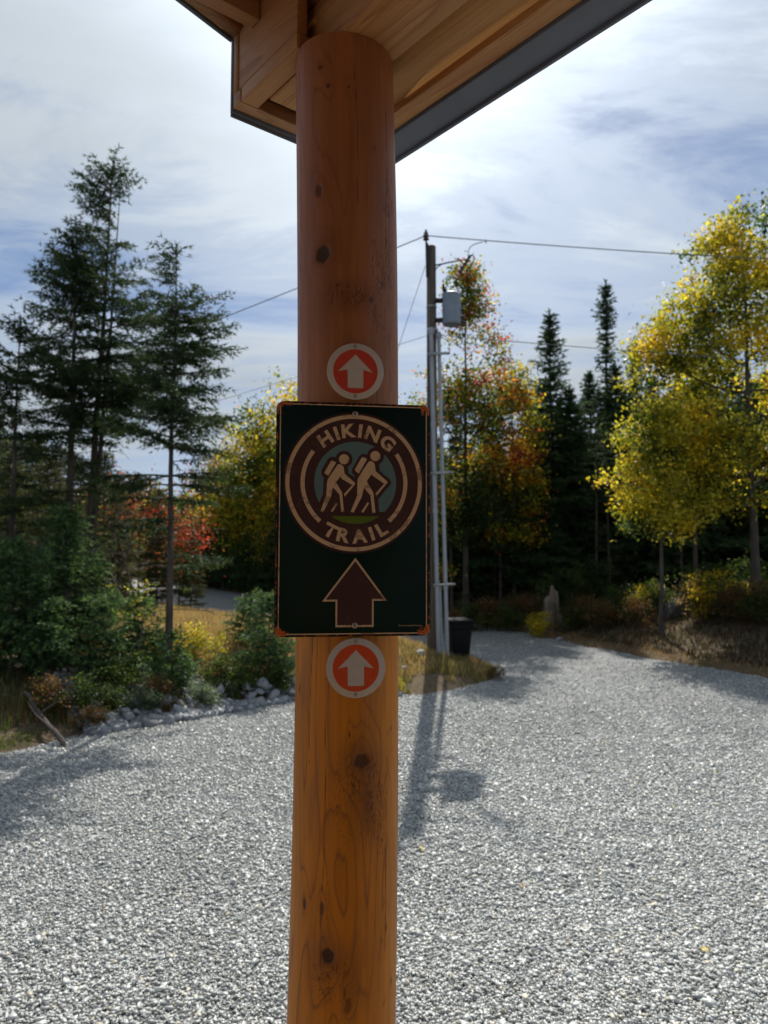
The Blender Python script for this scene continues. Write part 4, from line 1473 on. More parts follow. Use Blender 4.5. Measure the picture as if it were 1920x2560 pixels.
# broken grey stump and its splinter
for px, Y, h, rad_, nm, lab, ln in ((1371, 27.8, 1.75, .24, 'tree_stump', 'broad broken grey stump at the dark forest edge', 0.0), (1396, 27.6, 1.55, .075, 'dead_stem', 'thin dead grey stem leaning beside the broken stump', -.12)):
    x, y, z = put(px, Y)
    r = np.random.default_rng(int(px))
    nth_ = 18
    V, nzz = [], 14
    ph = r.uniform(0, 6, 3)
    for i in range(nzz):
        for k in range(nth_):
            t = 2 * math.pi * k / nth_
            lim = h * (.50 + .50 * vnoise(np.array([k * .75]), np.array([px]))[0])
            zi = min(lim, h * i / (nzz - 1))
            rr_ = rad_ * (1.3 - .35 * min(1, zi / h * 3)) * (1 + .14 * math.sin(3 * t + ph[0]) + .08 * math.sin(7 * t + ph[1])) * (1 if i < nzz - 1 else .8)
            V.append((rr_ * math.cos(t) + ln * zi, rr_ * math.sin(t), zi - .1))
    fs = [(i * nth_ + k, i * nth_ + (k + 1) % nth_, (i + 1) * nth_ + (k + 1) % nth_, (i + 1) * nth_ + k) for i in range(nzz - 1) for k in range(nth_)]
    fs.append(tuple(range((nzz - 1) * nth_, nzz * nth_)))
    g = G(); g.add(V, fs)
    o = g.build(nm, MAT['snag'])
    o.location = (x, y, z)
    tag(o, lab, 'tree stump' if rad_ > .1 else 'dead stem')

# fallen branch on the soil bank at far left
g = G()
a, b = at(62, 1716, 12.2), at(168, 1842, 10.9)
a.z = gz(a.x, a.y) + .30; b.z = gz(b.x, b.y) + .05
pts = [a.lerp(b, i / 8) + Vector((0.02 * math.sin(i * 2.1), 0, .03 * math.sin(i * 1.3))) for i in range(9)]
g.tube([tuple(p - b) for p in pts], [.03 + .012 * i / 8 for i in range(9)], 8)
g.tube([tuple(pts[3] - b), tuple(pts[3] - b + Vector((.25, .1, .18))), tuple(pts[3] - b + Vector((.5, .1, .22)))], [.018, .012, .005], 6)
g.tube([tuple(pts[5] - b), tuple(pts[5] - b + Vector((-.25, .1, .15))), tuple(pts[5] - b + Vector((-.4, .15, .32)))], [.016, .012, .005], 6)
o = g.build('fallen_branch', MAT['dead'], smooth=True); o.location = b
tag(o, 'bare fallen branch lying across the brown soil bank', 'branch')

# ------------------------------------------------------------------ trees: left group of tall spruces
GRP = 'tall spruces on the left island'
for nm_args in (
    dict(px=212, Y=17.0, H=11.3, cb=.44, Rm=1.75, seed=1, lean=.040, twin=(.17, .05, .93), label='tallest spruce with two close parallel trunks on the left'),
    dict(px=176, Y=16.0, H=9.1, cb=.50, Rm=1.45, seed=2, lean=-.004, label='spruce left of the tallest twin-trunk spruce, with a ragged one-sided top'),
    dict(px=428, Y=14.3, H=8.6, cb=.42, Rm=1.55, seed=3, lean=.003, label='spruce with a straight bare trunk standing right of the tallest spruce'),
    dict(px=30, Y=15.2, H=6.9, cb=.42, Rm=1.25, seed=4, lean=.008, label='shorter spruce at the left edge of the picture'),
):
    a = dict(nm_args); px = a.pop('px'); Y = a.pop('Y'); lab = a.pop('label')
    tm, fm = spruce_meshes('tall_spruce', blade=.115, bw=.023, space=.060, nb=9, wstep=.25, dead=.6, holes=.36, shape=.55, thin=.46, up=.16, tr=.115 if Y > 15.5 else .082, droop=.34, bl=5, **a)
    place('spruce_tree', (tm, fm), put(px, Y), 0, 1, lab, 'tree', GRP)

# mid-size conifers and young firs in the island
lod = dict(blade=.095, bw=.026, space=.05, wstep=.13, dead=0.0, holes=.2, nb=7, droop=.22, up=.30, bl=5, thin=.34, col=(.060, .115, .048), tipc=(.19, .30, .10))
for px, Y, H, Rm, sd, lab in ((165, 14.6, 2.85, 1.05, 21, 'large bushy young fir at the left, in front of the spruce trunks'), (40, 13.4, 2.35, 1.05, 22, 'bushy young fir at the left edge below the spruces'),
                              (268, 13.9, 1.45, .62, 23, 'lower young fir right of the largest bushy fir'), (676, 15.4, 1.75, .70, 24, 'small dark fir just left of the log post'),
                              (350, 14.9, 1.25, .6, 25, 'small open fir beside the thin leaning sapling'), (628, 17.2, 1.1, .5, 26, 'smallest fir peeking out left of the small dark fir'),
                              (437, 13.75, 1.15, .5, 27, 'small fir at the foot of the bare straight spruce trunk')):
    tm, fm = spruce_meshes('young_fir', H=H, cb=.02, Rm=Rm, seed=sd, shape=.75, tr=.03, **lod)
    place('young_fir', (tm, fm), put(px, Y), 0, 1, lab, 'young fir', 'young firs on the island')

# ------------------------------------------------------------------ right-hand trees
pal_red = palette([DGREEN, GREEN, OLIVE, ORANGE, RED, BROWN], [1.2, 1.6, 1.0, 1.0, .8, .9], .55, 3)
pal0 = palette([DGREEN, GREEN, GREEN, OLIVE, ORANGE * .85, RED * .7], [1.0, 1.8, 1.5, 1.2, .6, .5], .9, 3)
pal1 = palette([GREEN, OLIVE, ORANGE * .85, RED * .7, BROWN], [1.6, 1.2, 1.0, .7, .8], .9, 4)


pal2 = palette([DGREEN, DGREEN, GREEN, OLIVE, YEL, ORANGE], [1.2, 1.2, 1.2, 1, .9, .6], .6, 6)


def pal_red(pos, r):
    k = (np.hypot(pos[:, 0], pos[:, 1]) / (1.9 - .07 * pos[:, 2]).clip(.6, 2) + r.normal(0, .25, len(pos)) - .05 * (pos[:, 2] - 10).clip(-4, 5) * 1.0 > 1.12 - .1 * (pos[:, 2] - 10).clip(-4, 5))[:, None]
    c = np.where(k, pal1(pos, r), pal0(pos, r))
    low = (pos[:, 2] + r.normal(0, .9, len(pos)) < 7.0)[:, None]
    return np.where(low, pal2(pos, r), c)


tm, fm = maple_meshes('red_maple', 15.2, [(0, 0, 13.3, .75, .75, 1.9), (.35, 0, 11.2, 1.5, 1.4, 1.9), (-.5, .2, 9.3, 1.7, 1.6, 1.8), (.9, 0, 8.6, 1.8, 1.6, 1.7), (-.9, 0, 7.2, 1.9, 1.8, 1.4), (1.2, 0, 6.0, 2.0, 1.8, 1.7), (0, 0, 5.2, 2.2, 2.0, 1.4), (-.6, 0, 3.8, 1.8, 1.6, .9), (.3, 0, 14.4, .45, .45, 1.0), (.9, 0, 12.2, .9, .8, 1.2)],
                      520, 30, .14, pal_red, 31, (.22, .44), .14, 18, .25, thr=.43)
place('maple_tree', (tm, fm), put(1163, 31), 0, 1, 'tall maple turning red behind the utility pole and transformer')
pal_org = palette([GREEN, OLIVE, YEL * .9, ORANGE * .85, RED * .7], [1.4, 1.4, 1.1, 1.0, .5], .9, 5)
tm, fm = maple_meshes('orange_maple', 11.3, [(0, 0, 9.6, .7, .7, 1.5), (.2, 0, 7.8, 1.3, 1.2, 1.5), (-.3, 0, 6.0, 1.6, 1.5, 1.5), (.2, 0, 4.4, 1.6, 1.5, 1.3), (-.3, 0, 2.8, 1.5, 1.4, .9)], 260, 28, .14, pal_org, 32, (.2, .40), .09, 11, .25, thr=.47)
OM = (tm, fm)
place('maple_tree', OM, put(1283, 32.5), .4, 1, 'orange and yellow maple right of the tall reddening maple')
place('maple_tree', OM, put(1045, 29), 2.2, .86, 'green and orange maple partly hidden behind the utility pole')
pal_yel = palette([DGREEN, GREEN, OLIVE, OLIVE * 1.3, YEL, YEL * 1.1], [.5, 1.4, 1.8, 1.5, 1.3, .6], .8, 7)
tm, fm = maple_meshes('yellow_maple', 13.6, [(-.2, 0, 12.0, 1.1, 1.1, 1.6), (-1.2, 0, 10.3, 1.5, 1.5, 1.6), (1.0, .3, 10.4, 1.7, 1.6, 1.8), (-2.2, 0, 8.4, 1.7, 1.6, 1.4), (.6, 0, 8.3, 2.0, 1.9, 1.6), (-2.6, -.2, 6.6, 1.8, 1.7, 1.3), (1.9, 0, 7.2, 1.8, 1.8, 1.6),
                                             (-.9, -.4, 5.6, 2.2, 1.9, 1.2), (-2.5, 0, 4.7, 1.6, 1.6, .9), (1.6, 0, 5.3, 2.0, 1.9, 1.1), (-1.2, -.3, 3.6, 1.9, 1.6, .7), (-3.4, 0, 5.6, 1.2, 1.2, 1.0), (-2.0, 0, 10.2, 1.1, 1.2, 1.4), (-2.9, 0, 8.2, 1.2, 1.2, 1.4), (-3.6, 0, 6.8, 1.0, 1.1, 1.3), (-1.0, 0, 11.6, .9, .9, 1.2)],
                      820, 30, .135, pal_yel, 33, (.20, .40), .15, 22, .30, lean=(-.012, 0), thr=.44)
YM = (tm, fm)
place('maple_tree', YM, put(1885, 24), 0, 1, 'large yellow maple at the right edge with a tall dark trunk')
pal_yg = palette([DGREEN, GREEN, OLIVE, OLIVE * 1.3, YEL, YEL * 1.05], [.4, 1.3, 1.6, 1.4, 1.4, .5], .8, 9)
tm, fm = maple_meshes('young_yellow_maple', 10.0, [(0, 0, 8.4, .9, .9, 1.3), (.2, 0, 6.8, 1.4, 1.3, 1.3), (-.5, 0, 5.4, 1.5, 1.4, 1.1), (.3, 0, 4.2, 1.6, 1.5, .9)], 230, 28, .14, pal_yg, 34, (.2, .40), .085, 10, .3, thr=.43)
YY_ = (tm, fm)
place('maple_tree', YY_, put(1648, 22.8), 0, .88, 'younger yellow maple left of the large yellow maple')
place('maple_tree', YY_, put(1735, 25.5), 1.9, 1.0, 'yellow-green maple between the two brighter yellow maples')
pal_gr = palette([DGREEN, GREEN, OLIVE], [1, 1.6, 1.2], .6, 11)
tm, fm = maple_meshes('overhang', 11.0, [(-.6, 0, 9.35, 1.0, .9, .5), (1.2, 0, 9.2, 1.2, 1.2, 1.2)], 50, 26, .10, pal_gr, 35, (.15, .3), .13, 7, .5)
place('maple_tree', (tm, fm), (8.6, 13.6, gz(8.6, 13.6)), 0, 1, 'tree with a leafy branch tip entering at the top right corner')

# dark narrow spruces of the right wood
sp = dict(blade=.19, bw=.055, space=.11, wstep=.30, nb=7, bl=4, col=(.045, .085, .036), tipc=(.085, .14, .05))
tmA, fmA = spruce_meshes('narrow_spruce', H=14.0, cb=.06, Rm=2.9, seed=41, shape=1.12, thin=.22, dead=0, holes=.25, tr=.13, **sp)
tmB, fmB = spruce_meshes('club_spruce', H=15.6, cb=.10, Rm=2.3, seed=42, shape=1.0, thin=.25, dead=0, holes=.3, tr=.13, gap=(.55, .85), **sp)
tmC, fmC = spruce_meshes('dense_spruce', H=10.0, cb=.04, Rm=2.9, seed=43, shape=1.1, thin=.33, dead=0, holes=.15, tr=.11, **sp)
NA, NB, NC = (tmA, fmA), (tmB, fmB), (tmC, fmC)
place('spruce_tree', NA, put(1386, 36), 0, 1.35, szz=.96, label= 'pointed dark spruce standing alone against the sky right of the red maple')
place('spruce_tree', NB, put(1526, 38), 0, 1.3, szz=1.0, label= 'tallest thin spruce with a club-shaped top left of the yellow maples')
place('spruce_tree', NA, put(1597, 42), 1.0, .98, 'spruce whose dark tip just shows above the yellow leaves')
GRW = 'dark spruces packed in the right wood'
LABW = 'dark spruce in the shaded wood right of the utility pole'
rr_ = np.random.default_rng(77)
spots = [(1478, 37, 1.12, NC), (1440, 35.5, .98, NC), (1352, 35.5, .92, NC), (1555, 37, 1.08, NC), (1325, 34, .82, NC), (1245, 33, .80, NC), (1560, 36, .95, NC), (1185, 35, .75, NC), (1098, 34, .8, NC), (1010, 36, .85, NC), (1620, 33, .9, NC), (1700, 34, 1.0, NC), (1790, 32, .95, NC),
         (1850, 35, 1.1, NC), (1930, 33, 1.05, NC), (2020, 30, 1.0, NC), (2120, 33, 1.1, NC), (1400, 40, .9, NC), (1280, 41, .85, NC), (1150, 42, .85, NC), (1060, 43, .8, NC), (1500, 43, 1.0, NC), (1590, 44, 1.1, NC), (1680, 42, 1.1, NC), (1760, 41, 1.1, NC),
         (1880, 43, 1.2, NC), (1990, 42, 1.2, NC), (1350, 47, .95, NC), (1210, 48, .9, NC), (1450, 50, 1.05, NC), (1550, 51, 1.1, NC), (1650, 52, 1.2, NC), (1780, 50, 1.2, NC), (1900, 54, 1.3, NC), (1100, 50, .9, NC), (1020, 52, .85, NC), (960, 50, .8, NC), (900, 52, .8, NC)]
for px, Y, s, m in spots:
    x, y, z = put(px + rr_.normal(0, 8), Y)
    place('spruce_tree', m, (x, y, z), rr_.uniform(0, 6.28), s * 1.12, LABW, 'tree', GRW, szz=s * rr_.uniform(.9, 1.1))
for k in range(46):
    px, Y = rr_.uniform(930, 2250), rr_.uniform(34, 64)
    x, y, z = put(px, Y)
    if inside(bn, np.array([x]), np.array([y]))[0]: continue
    s = rr_.uniform(.55, .85) * (.9 if px < 1330 else 1.0)
    place('spruce_tree', NC, (x, y, z), rr_.uniform(0, 6.28), s * 1.15, LABW, 'tree', GRW, szz=s)
# bare thin trunks at the wood's edge
tmT, fmT = spruce_meshes('thin_spruce', H=9.5, cb=.50, Rm=.95, seed=44, shape=.7, dead=.85, holes=.3, tr=.06, lean=.012, blade=.15, bw=.032, space=.12, wstep=.36, nb=4, col=(.032, .055, .028), tipc=(.06, .09, .04))
for px, Y, s in ((1128, 30.5, 1.0), (1250, 32, 1.0), (1488, 30.5, .85), (1522, 31.2, .8), (1702, 28.8, .8), (1585, 32.8, .95)):
    place('spruce_tree', (tmT, fmT), put(px, Y), px * .7, s, 'slim bare-stemmed spruce at the front of the shaded right wood', 'tree', 'slim spruces along the wood edge')

# ------------------------------------------------------------------ far left woods
lodm = dict(crad=(.35, .7), limbs=6, first=.3)


def round_crown(H, R):
    return [(0, 0, H * .82, R * .55, R * .55, H * .17), (.25 * R, 0, H * .64, R * .9, R * .85, H * .17), (-.3 * R, 0, H * .5, R, R, H * .17), (.1 * R, 0, H * .34, R * .95, R * .95, H * .16)]


pal = palette([RED * .8, BROWN, RED * .65, DGREEN, ORANGE * .7, BROWN], [1, 1.2, 1.0, 1.2, .7, .9], .7, 13)
BR_ = maple_meshes('red_bush', 6.0, round_crown(6.0, 1.6), 120, 20, .12, pal, 51, thr=.47, tr=.06, **lodm)
pal = palette([DGREEN, GREEN, OLIVE, YEL, GREEN], [.7, 1.5, 1.1, .6, .8], .5, 15)
BG_ = maple_meshes('green_birch', 11.0, round_crown(11, 2.2), 210, 30, .18, pal, 52, tr=.10, **lodm)
pal = palette([DGREEN, GREEN, OLIVE, YEL, OLIVE, ORANGE * .6 + OLIVE * .4], [.6, 1, 1.2, 1.2, .9, .7], .5, 17)
BY_ = maple_meshes('golden_birch', 9.5, round_crown(9.5, 2.0), 190, 30, .18, pal, 53, tr=.09, **lodm)
pal = palette([DGREEN, GREEN, DGREEN, OLIVE, BROWN], [1.4, 1, 1.2, .8, .5], .4, 19)
BD_ = maple_meshes('dull_green', 8.5, round_crown(8.5, 2.3), 200, 30, .18, pal, 54, tr=.09, **lodm)
for px, Y, s, m, rz, lab in (
        (350, 30, .86, BR_, 0, 'red-leaved maple seen between the left spruce trunks'), (452, 31.5, .80, BR_, 1.5, 'second red-leaved maple just right of the bare straight trunk'),
        (285, 34, 1.0, BR_, 2.9, 'red maple further back left of the other red ones'), (560, 50, 1.5, BR_, 4.4, 'pinkish-red maple top above the birches left of the sign'),
        (655, 45.5, 1.10, BG_, 0, 'green and yellow birch beside the sign edge'), (606, 47.5, 1.12, BY_, 1, 'golden birch left of the sign'), (735, 44, 1.30, BY_, 2.2, 'orange-topped birch half hidden by the log post'),
        (705, 42.5, .72, BY_, 3.0, 'low golden birch beside the left edge of the sign'), (560, 52, .95, BG_, 3.3, 'green birch standing behind the golden birch'),
        (12, 33, .62, BY_, 4.0, 'yellow tree low at the left edge behind the firs'), (-60, 36, .75, BG_, 1.0, 'green birch cut off by the left edge of the picture')):
    place('broadleaf_tree', m, put(px, Y), rz, s, lab)
GRL = 'mixed trees beyond the road on the left'
rr_ = np.random.default_rng(99)
for px, Y, s, m in ((500, 55, .72, BD_), (545, 52, .70, BD_), (600, 48, .62, BD_), (650, 44, .58, BD_), (690, 42, .55, BD_), (740, 40, .6, BD_), (620, 45.5, .5, BD_), (575, 50, .58, BD_), (800, 40, .7, BD_), (470, 52, .72, BD_), (520, 54, .8, BD_), (610, 52, .85, BD_), (700, 50, .85, BD_), (780, 48, .9, BD_), (860, 46, .8, BD_), (920, 42, .7, BD_)):
    place('broadleaf_tree', m, put(px + rr_.normal(0, 6), Y), rr_.uniform(0, 6.28), s * rr_.uniform(.9, 1.1), 'dull green tree in the shaded thicket between the red maples and the sign', 'tree', GRL)
for px, Y, s in ((480, 62, .62), (535, 54, .6), (640, 44.5, .52), (590, 48.5, .56), (560, 51, .50), (615, 46.5, .44), (670, 43, .46), (700, 41.5, .5), (510, 57, .55), (640, 49, .75), (590, 58, .9), (455, 60, .62), (720, 55, .9), (800, 52, .9), (870, 40, .7)):
    place('spruce_tree', NC, put(px, Y), rr_.uniform(0, 6.28), s, 'dark spruce in the thicket beyond the left road', 'tree', 'spruces beyond the left road')
for px, Y, s, m in ((60, 30, .62, BD_), (120, 34, .65, BD_), (200, 38, .6, BD_), (250, 60, .62, BD_), (320, 74, .75, BD_), (160, 52, .62, BY_), (90, 48, .6, BD_), (20, 44, .7, BD_), (-40, 40, .8, BD_), (-120, 36, .8, BD_), (400, 84, .8, BD_), (230, 86, .9, BY_), (130, 80, .9, BD_), (40, 70, .9, BD_), (-60, 64, 1., BD_)):
    place('broadleaf_tree', m, put(px, Y), rr_.uniform(0, 6.28), s, 'olive and brown tree behind the left spruce trunks', 'tree', 'olive trees behind the left spruces')
for px, Y, s in ((85, 22, .62), (130, 25, .6), (285, 24, .5), (-30, 18, .75), (320, 31, .52), (60, 27, .7)):
    place('spruce_tree', (tmT, fmT), put(px, Y), rr_.uniform(0, 6.28), s, 'slim spruce standing behind the tall left spruces', 'tree', 'slim spruces behind the left island')

tmO, fmO = spruce_meshes('olive_spruce', H=8.0, cb=.12, Rm=1.7, seed=45, shape=.6, dead=.2, holes=.3, tr=.08, blade=.17, bw=.045, space=.10, wstep=.30, nb=6, bl=4, col=(.060, .066, .026), tipc=(.12, .12, .04))
for px, Y, s in ((20, 21, .62), (75, 24, .72), (120, 20, .58), (150, 28, .75), (200, 23, .62), (262, 27, .72), (300, 25, .55), (395, 30, .62), (-30, 25, .8), (-70, 22, .8), (180, 34, .8), (90, 36, .9), (20, 32, .85), (395, 34, .5), (480, 31, .42)):
    x, y, z = put(px, Y)
    if inside(bn, np.array([x]), np.array([y]))[0]: continue
    place('spruce_tree', (tmO, fmO), (x, y, z), rr_.uniform(0, 6.28), s, 'olive brown conifer in the tangle behind the tall left spruces', 'tree', 'olive conifers behind the left spruces')

# far wood that reads as one mass
def far_wood():
    r = np.random.default_rng(8)
    n = 9000
    a = r.uniform(-1.0, 1.0, n)
    d = r.uniform(95, 150, n)
    x = np.sin(a) * d; y = np.cos(a) * d
    z0 = ground_z(x, y)
    top = 7 + 4.5 * fbm(a * 26, d * .05, s=3, o=3)
    C = np.stack([x, y, z0 + top * r.random(n) ** .8], 1)
    V, Qd = leaves(C, 14, np.full(n, .9), .75, r, .8)
    pos = V[::4]
    cc_ = palette([DGREEN, GREEN, OLIVE, BROWN, DGREEN], [2, 1, 1, .7, 1.4], .12, 4)(pos, r)
    me = make_mesh('distant_wood', V, [Qd], np.repeat(np.clip(cc_, .003, .9), 4, 0))
    me.materials.append(MAT['leaf'])
    return me


tag(link('distant_wood', far_wood(), None), 'far mixed wood closing the view behind all the trees', 'wood', kind='stuff')


# ------------------------------------------------------------------ undergrowth
def grass_mesh(name, n, sampler, hmin, hmax, cols, seed, width=.008, bend=.5):
    r = np.random.default_rng(seed)
    x, y = sampler(r, n)
    m = len(x)
    z = ground_z(x, y) - .01
    h = r.uniform(hmin, hmax, m) * (.5 + fbm(x * 1.2, y * 1.2, s=seed, o=2))
    az = r.uniform(0, 6.28, m)
    d = np.stack([np.cos(az), np.sin(az), np.zeros(m)], 1)
    sd_ = np.stack([-d[:, 1], d[:, 0], np.zeros(m)], 1)
    b = h * bend * r.uniform(.2, 1.2, m)
    P = np.stack([x, y, z], 1)
    w = width * r.uniform(.6, 1.4, m)[:, None]
    mid = P + d * (b * .3)[:, None] + np.array([0, 0, 1.0]) * (h * .6)[:, None]
    tip = P + d * b[:, None] + np.array([0, 0, 1.0]) * h[:, None] * .98
    V = np.stack([P - sd_ * w, P + sd_ * w, mid + sd_ * w * .7, mid - sd_ * w * .7, tip], 1).reshape(-1, 3)
    i = np.arange(m) * 5
    cols = np.array(cols)
    ci = np.clip((fbm(x * .8, y * .8, s=seed + 3, o=3) * 1.6 - .3 + r.normal(0, .15, m)) * len(cols), 0, len(cols) - 1).astype(int)
    c = cols[ci] * (1 + r.normal(0, .25, (m, 1)).clip(-.6, .6))
    me = make_mesh(name, V, [np.stack([i, i + 1, i + 2, i + 3], 1), np.stack([i + 3, i + 2, i + 4], 1)], np.repeat(np.clip(c, .005, .8), 5, 0))
    me.materials.append(MAT['grass'])
    return me


def box_sampler(x0, x1, y0, y1, dmin=0.02, dmax=99, cond=None):
    def f(r, n):
        x = r.uniform(x0, x1, n); y = r.uniform(y0, y1, n)
        k = ~inside(bn, x, y)
        d = pdist(GRAVEL, x, y)
        k &= (d > dmin) & (d < dmax)
        if cond is not None: k &= cond(x, y)
        return x[k], y[k]
    return f


TAN = (0.52, 0.38, 0.19); TAN2 = (0.40, 0.26, 0.12); DRY = (0.28, 0.17, 0.085); GG = (0.12, 0.17, 0.035); GD = (0.06, 0.085, 0.03)
tag(link('dry_grass', grass_mesh('dry_grass', 80000, box_sampler(-11, 1.2, 14.8, 27, .9), .10, .34, [TAN, TAN, TAN2, TAN, DRY], 3, .007), None), 'tall tan dry grass on the left island behind the firs', 'grass', kind='stuff')
tag(link('dry_grass', grass_mesh('pole_grass', 42000, box_sampler(-1.2, 2.8, 14.6, 21.5, .0, 99, lambda x, y: fbm(x * 1.1, y * 1.1, s=91, o=2) > .38), .05, .19, [TAN, TAN2, GG, TAN, DRY], 4, .006), None), 'short tan and green grass round the foot of the utility pole', 'grass', kind='stuff')
tag(link('verge_grass', grass_mesh('verge_grass', 60000, box_sampler(2.2, 14, 14, 33, .02, .9), .03, .13, [TAN2, DRY, TAN2, DRY, GG, DRY], 5, .008), None), 'dry brown and yellow grass along the edge of the gravel on the right', 'grass', kind='stuff')
tag(link('green_grass', grass_mesh('green_grass', 14000, box_sampler(-9, -5.2, 8.6, 12.0, .05, .5), .04, .10, [GG, GG, GD, GG], 6, .006), None), 'green grass strip beside the gravel at the far left', 'grass', kind='stuff')
tag(link('weeds', grass_mesh('weeds', 30000, box_sampler(-9, 0.2, 10, 16.5, .25, 2.6, lambda x, y: fbm(x * 1.3, y * 1.3, s=19, o=3) > .52), .06, .26, [GD, DRY, GD, GG, DRY], 8, .008), None), 'low weeds growing over the soil and rocks of the left bank', 'weeds', kind='stuff')
tag(link('forest_litter', grass_mesh('forest_litter', 90000, box_sampler(2.5, 22, 15, 42, .5, 16), .05, .24, [(.05, .05, .025), (.10, .06, .035), (.08, .045, .03), (.05, .06, .025), (.12, .065, .035)], 9, .012), None), 'dark ferns and brown undergrowth at the foot of the right wood', 'undergrowth', kind='stuff')
tag(link('thicket_undergrowth', grass_mesh('thicket_undergrowth', 60000, box_sampler(-28, 2, 27, 60, .05, 5, lambda x, y: y > 30 - 0 * x), .10, .6, [GD, DRY, GD, (.12, .08, .04), GG], 10, .016), None), 'dark brush below the trees beyond the left road', 'undergrowth', kind='stuff')

# shrubs
SH = []
for k, (cols, wts) in enumerate((([BROWN, DRY and np.array(DRY), DGREEN, BROWN], [1, 1, 1, 1]), ([DGREEN, GREEN, np.array(GD)], [1, 1, 1]), ([OLIVE, YEL, GREEN], [1, 1.3, .8]), ([np.array((.16, .21, .15)), np.array((.10, .15, .09)), np.array((.22, .26, .20))], [1, 1, 1]), ([RED, ORANGE, BROWN], [1, 1, 1]))):
    SH.append(maple_meshes('shrub%d' % k, 1.1, [(0, 0, .6, .55, .5, .45), (.35, 0, .42, .4, .4, .35), (-.35, .1, .4, .42, .4, .35)], 60, 22, .055, palette(np.array(cols), wts, 1.5, 60 + k), 60 + k, (.06, .15), .015, 6, .1, flat=.8, thr=0))
shr = [(1130, 27.3, 1.0, 0), (1170, 28.0, 1.1, 1), (1215, 28.6, 1.3, 0), (1265, 27.6, 1.0, 1), (1305, 28.6, 1.2, 0), (1345, 26.6, 1.0, 2), (1420, 26.2, .9, 1), (1460, 26.6, 1.1, 0), (1500, 25.4, 1.0, 0), (1545, 26.0, 1.2, 1), (1590, 24.4, 1.0, 0), (1630, 25.4, 1.2, 1), (1740, 23.6, 1.3, 0),
       (1790, 23.0, 1.2, 1), (1830, 22.0, 1.1, 0), (1890, 21.6, 1.3, 0), (1930, 20.8, 1.2, 1), (1760, 25.8, 1.5, 1), (1400, 29.2, 1.5, 1), (1480, 29.8, 1.6, 1), (1860, 25.5, 1.6, 1)]
LBL = {0: 'brown ferny shrub', 1: 'dark green shrub'}
for px, Y, s, k in shr:
    if k in LBL:
        place('shrub', SH[k], put(px, Y), px * 1.1, s, LBL[k] + ' in the undergrowth at the foot of the right wood', 'shrub', LBL[k] + 's under the right wood', names=('stems', 'leaves'))
for px, Y, s, k, lab in ((1345, 26.0, .9, 2, 'yellowish shrub below the broken grey stump'), (1770, 23.4, 1.5, 2, 'yellow-green shrub right of the big boulder in the dark wood'), (1840, 24.2, 1.0, 2, 'small yellow shrub left of the pale trunk at the right edge'), (1610, 25.6, 1.1, 2, 'thin yellow-green shrub left of the big boulder'),
                         (330, 13.6, .75, 1, 'dark green shrub below the thin leaning sapling'), (405, 13.7, .5, 3, 'grey-green low plant among the rocks, left one'), (512, 13.45, .45, 3, 'grey-green low plant spilling over the rocks onto the gravel, nearest the log post'), (370, 12.75, .5, 3, 'grey-green low plant at the gravel edge below the rocks'),
                         (240, 11.9, .42, 0, 'brown dry shrub at the gravel edge left of the rocks'), (545, 14.9, .4, 4, 'tiny red shrub above the rocks'), (493, 15.6, .85, 2, 'yellowing thin shrub in the tan grass near the road'), (470, 15.2, .5, 2, 'small yellow shrub just above the rocks'),
                         (700, 14.75, .55, 1, 'dark shrub between the rocks and the log post'), (130, 12.2, .7, 0, 'brown dry shrub beside the fallen branch'), (1235, 17.0, .35, 0, 'small brown tuft at the tip of the grassy island right of the bin'), (990, 15.2, .3, 2, 'low bright green weed right of the log post'), (300, 12.6, .5, 1, 'low dark shrub left of the rocks'),
                         (420, 15.0, .8, 1, 'dark green shrub in front of the straight bare trunk'), (450, 13.9, .6, 1, 'leafy green shrub hiding the foot of the straight bare trunk'), (560, 14.3, .8, 1, 'dark green shrub above the rocks, between the red shrub and the small fir'),
                         (395, 13.1, .6, 0, 'brown dry shrub leaning over the rocks below the sapling'), (620, 14.6, .75, 1, 'dark green shrub at the left foot of the small dark fir'), (220, 12.4, .7, 1, 'dark low shrub right of the fallen branch')):
    place('shrub', SH[k], put(px, Y), px * 1.3, s, lab, 'shrub', names=('stems', 'leaves'))

# thin leaning sapling
g = G()
x, y, z = put(343, 13.9)
g.tube([(0, 0, -.05), (.05, 0, .45), (.11, 0, .9), (.17, 0, 1.35), (.19, 0, 1.75)], [.02, .018, .015, .011, .004], 7)
sap = empty('sapling', (x, y, z))
g.build('trunk', MAT['bark_spruce'], sap, smooth=True)
r = np.random.default_rng(3)
Cc = np.stack([r.normal(.15, .22, 26), r.normal(0, .2, 26), r.uniform(1.25, 1.95, 26)], 1)
LV, LQ = leaves(Cc, 12, np.full(26, .07), .06, r)
link('leaves', make_mesh('sapling_leaves', LV, [LQ], np.repeat(np.clip(palette([GREEN, OLIVE, ORANGE * .7], [1, 1, .5], 2, 2)(LV[::4], r), .01, .8), 4, 0)), MAT['leaf'], sap)
tag(sap, 'thin leaning sapling with sparse leaves in front of the left trunks', 'sapling')

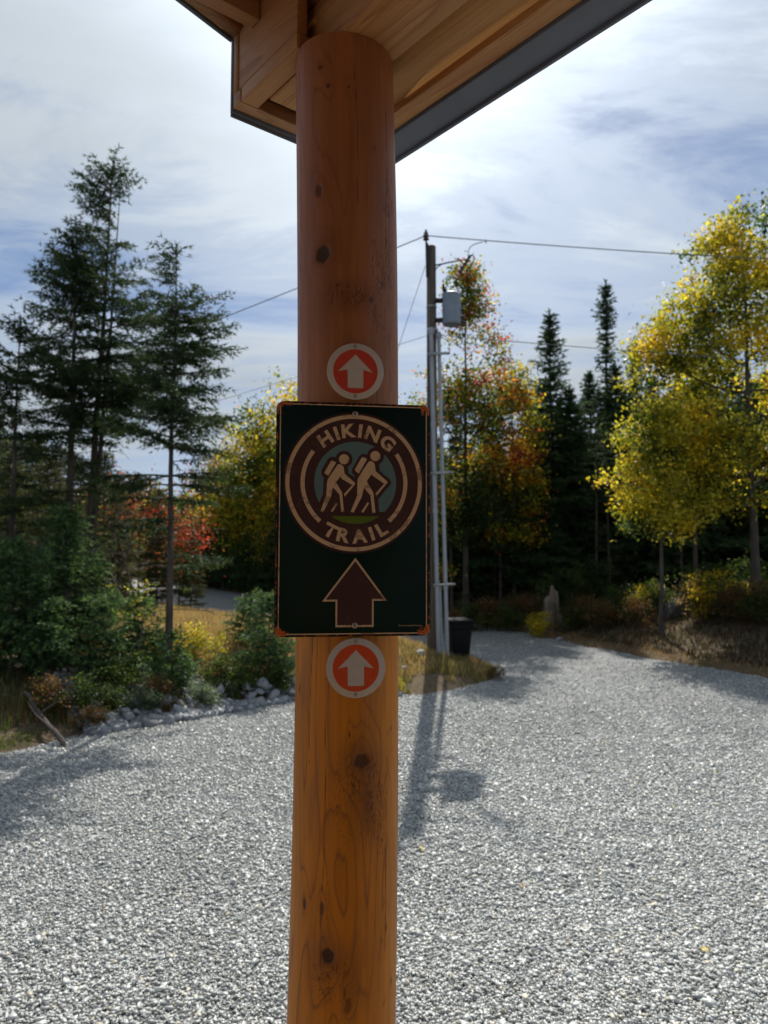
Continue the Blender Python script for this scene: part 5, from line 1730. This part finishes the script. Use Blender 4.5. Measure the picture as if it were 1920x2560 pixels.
# dead brush behind the tall spruces (bare leaning stems)
for k, (px, Y, h, lx) in enumerate(((300, 21, 3.2, -.35), (330, 22, 2.8, -.45), (275, 20.5, 3.0, .25), (355, 23, 2.6, -.3), (255, 22, 3.4, .15))):
    g = G()
    rk = np.random.default_rng(k)
    g.tube([(0, 0, -.1), (lx * h * .3, 0, h * .35), (lx * h * .65, .05, h * .68), (lx * h, .1, h)], [.035, .028, .018, .006], 6)
    for q in range(9):
        f = rk.uniform(.3, .95)
        s = Vector((lx * h * f, 0.05, h * f)); d = Vector((rk.normal(0, .4), rk.normal(0, .3), rk.uniform(-.2, .5)))
        g.tube([tuple(s), tuple(s + d * .5), tuple(s + d + Vector((0, 0, -.1)))], [.01, .007, .003], 4)
    o = g.build('dead_stem', MAT['dead'])
    o.location = put(px, Y)
    tag(o, 'bare leaning dead stem with twigs behind the tall left spruces', 'dead stem', 'bare dead stems on the left island')

# a few fallen leaves on the gravel
r = np.random.default_rng(12)
LF = []
for k in range(3):
    t = [(0, -.5), (.2, -.3), (.5, -.25), (.35, 0), (.5, .25), (.2, .25), (0, .55), (-.2, .25), (-.5, .25), (-.35, 0), (-.5, -.25), (-.2, -.3)]
    V = [(x * .07, y * .07, .012 * math.sin(i * 1.7 + k)) for i, (x, y) in enumerate(t)] + [(0, 0, .004)]
    me = make_mesh('fallen_leaf', V, [np.array([(i, (i + 1) % 12, 12) for i in range(12)])])
    me.materials.append(pbr('leaf_%d' % k, [(.55, .25, .05), (.5, .12, .04), (.5, .42, .12)][k], .6))
    LF.append(me)
for px, py in ((1008, 1968), (1680, 2018), (1764, 1925), (1790, 1929), (1306, 2213), (1762, 2374), (1055, 2121), (1508, 1857)):
    d = (at(px, py, 10) - cam.location)
    s = (0.02 - CAMZ) / d.z
    p = cam.location + d * s
    o = link('fallen_leaf', LF[(px + py) % 3], None)
    o.location = p; o.rotation_euler = (r.normal(0, .3), r.normal(0, .3), r.uniform(0, 6))
    o.scale = [r.uniform(.6, 1.1)] * 3
    tag(o, 'small autumn leaf lying loose on the grey gravel', 'leaf', 'fallen leaves on the gravel')
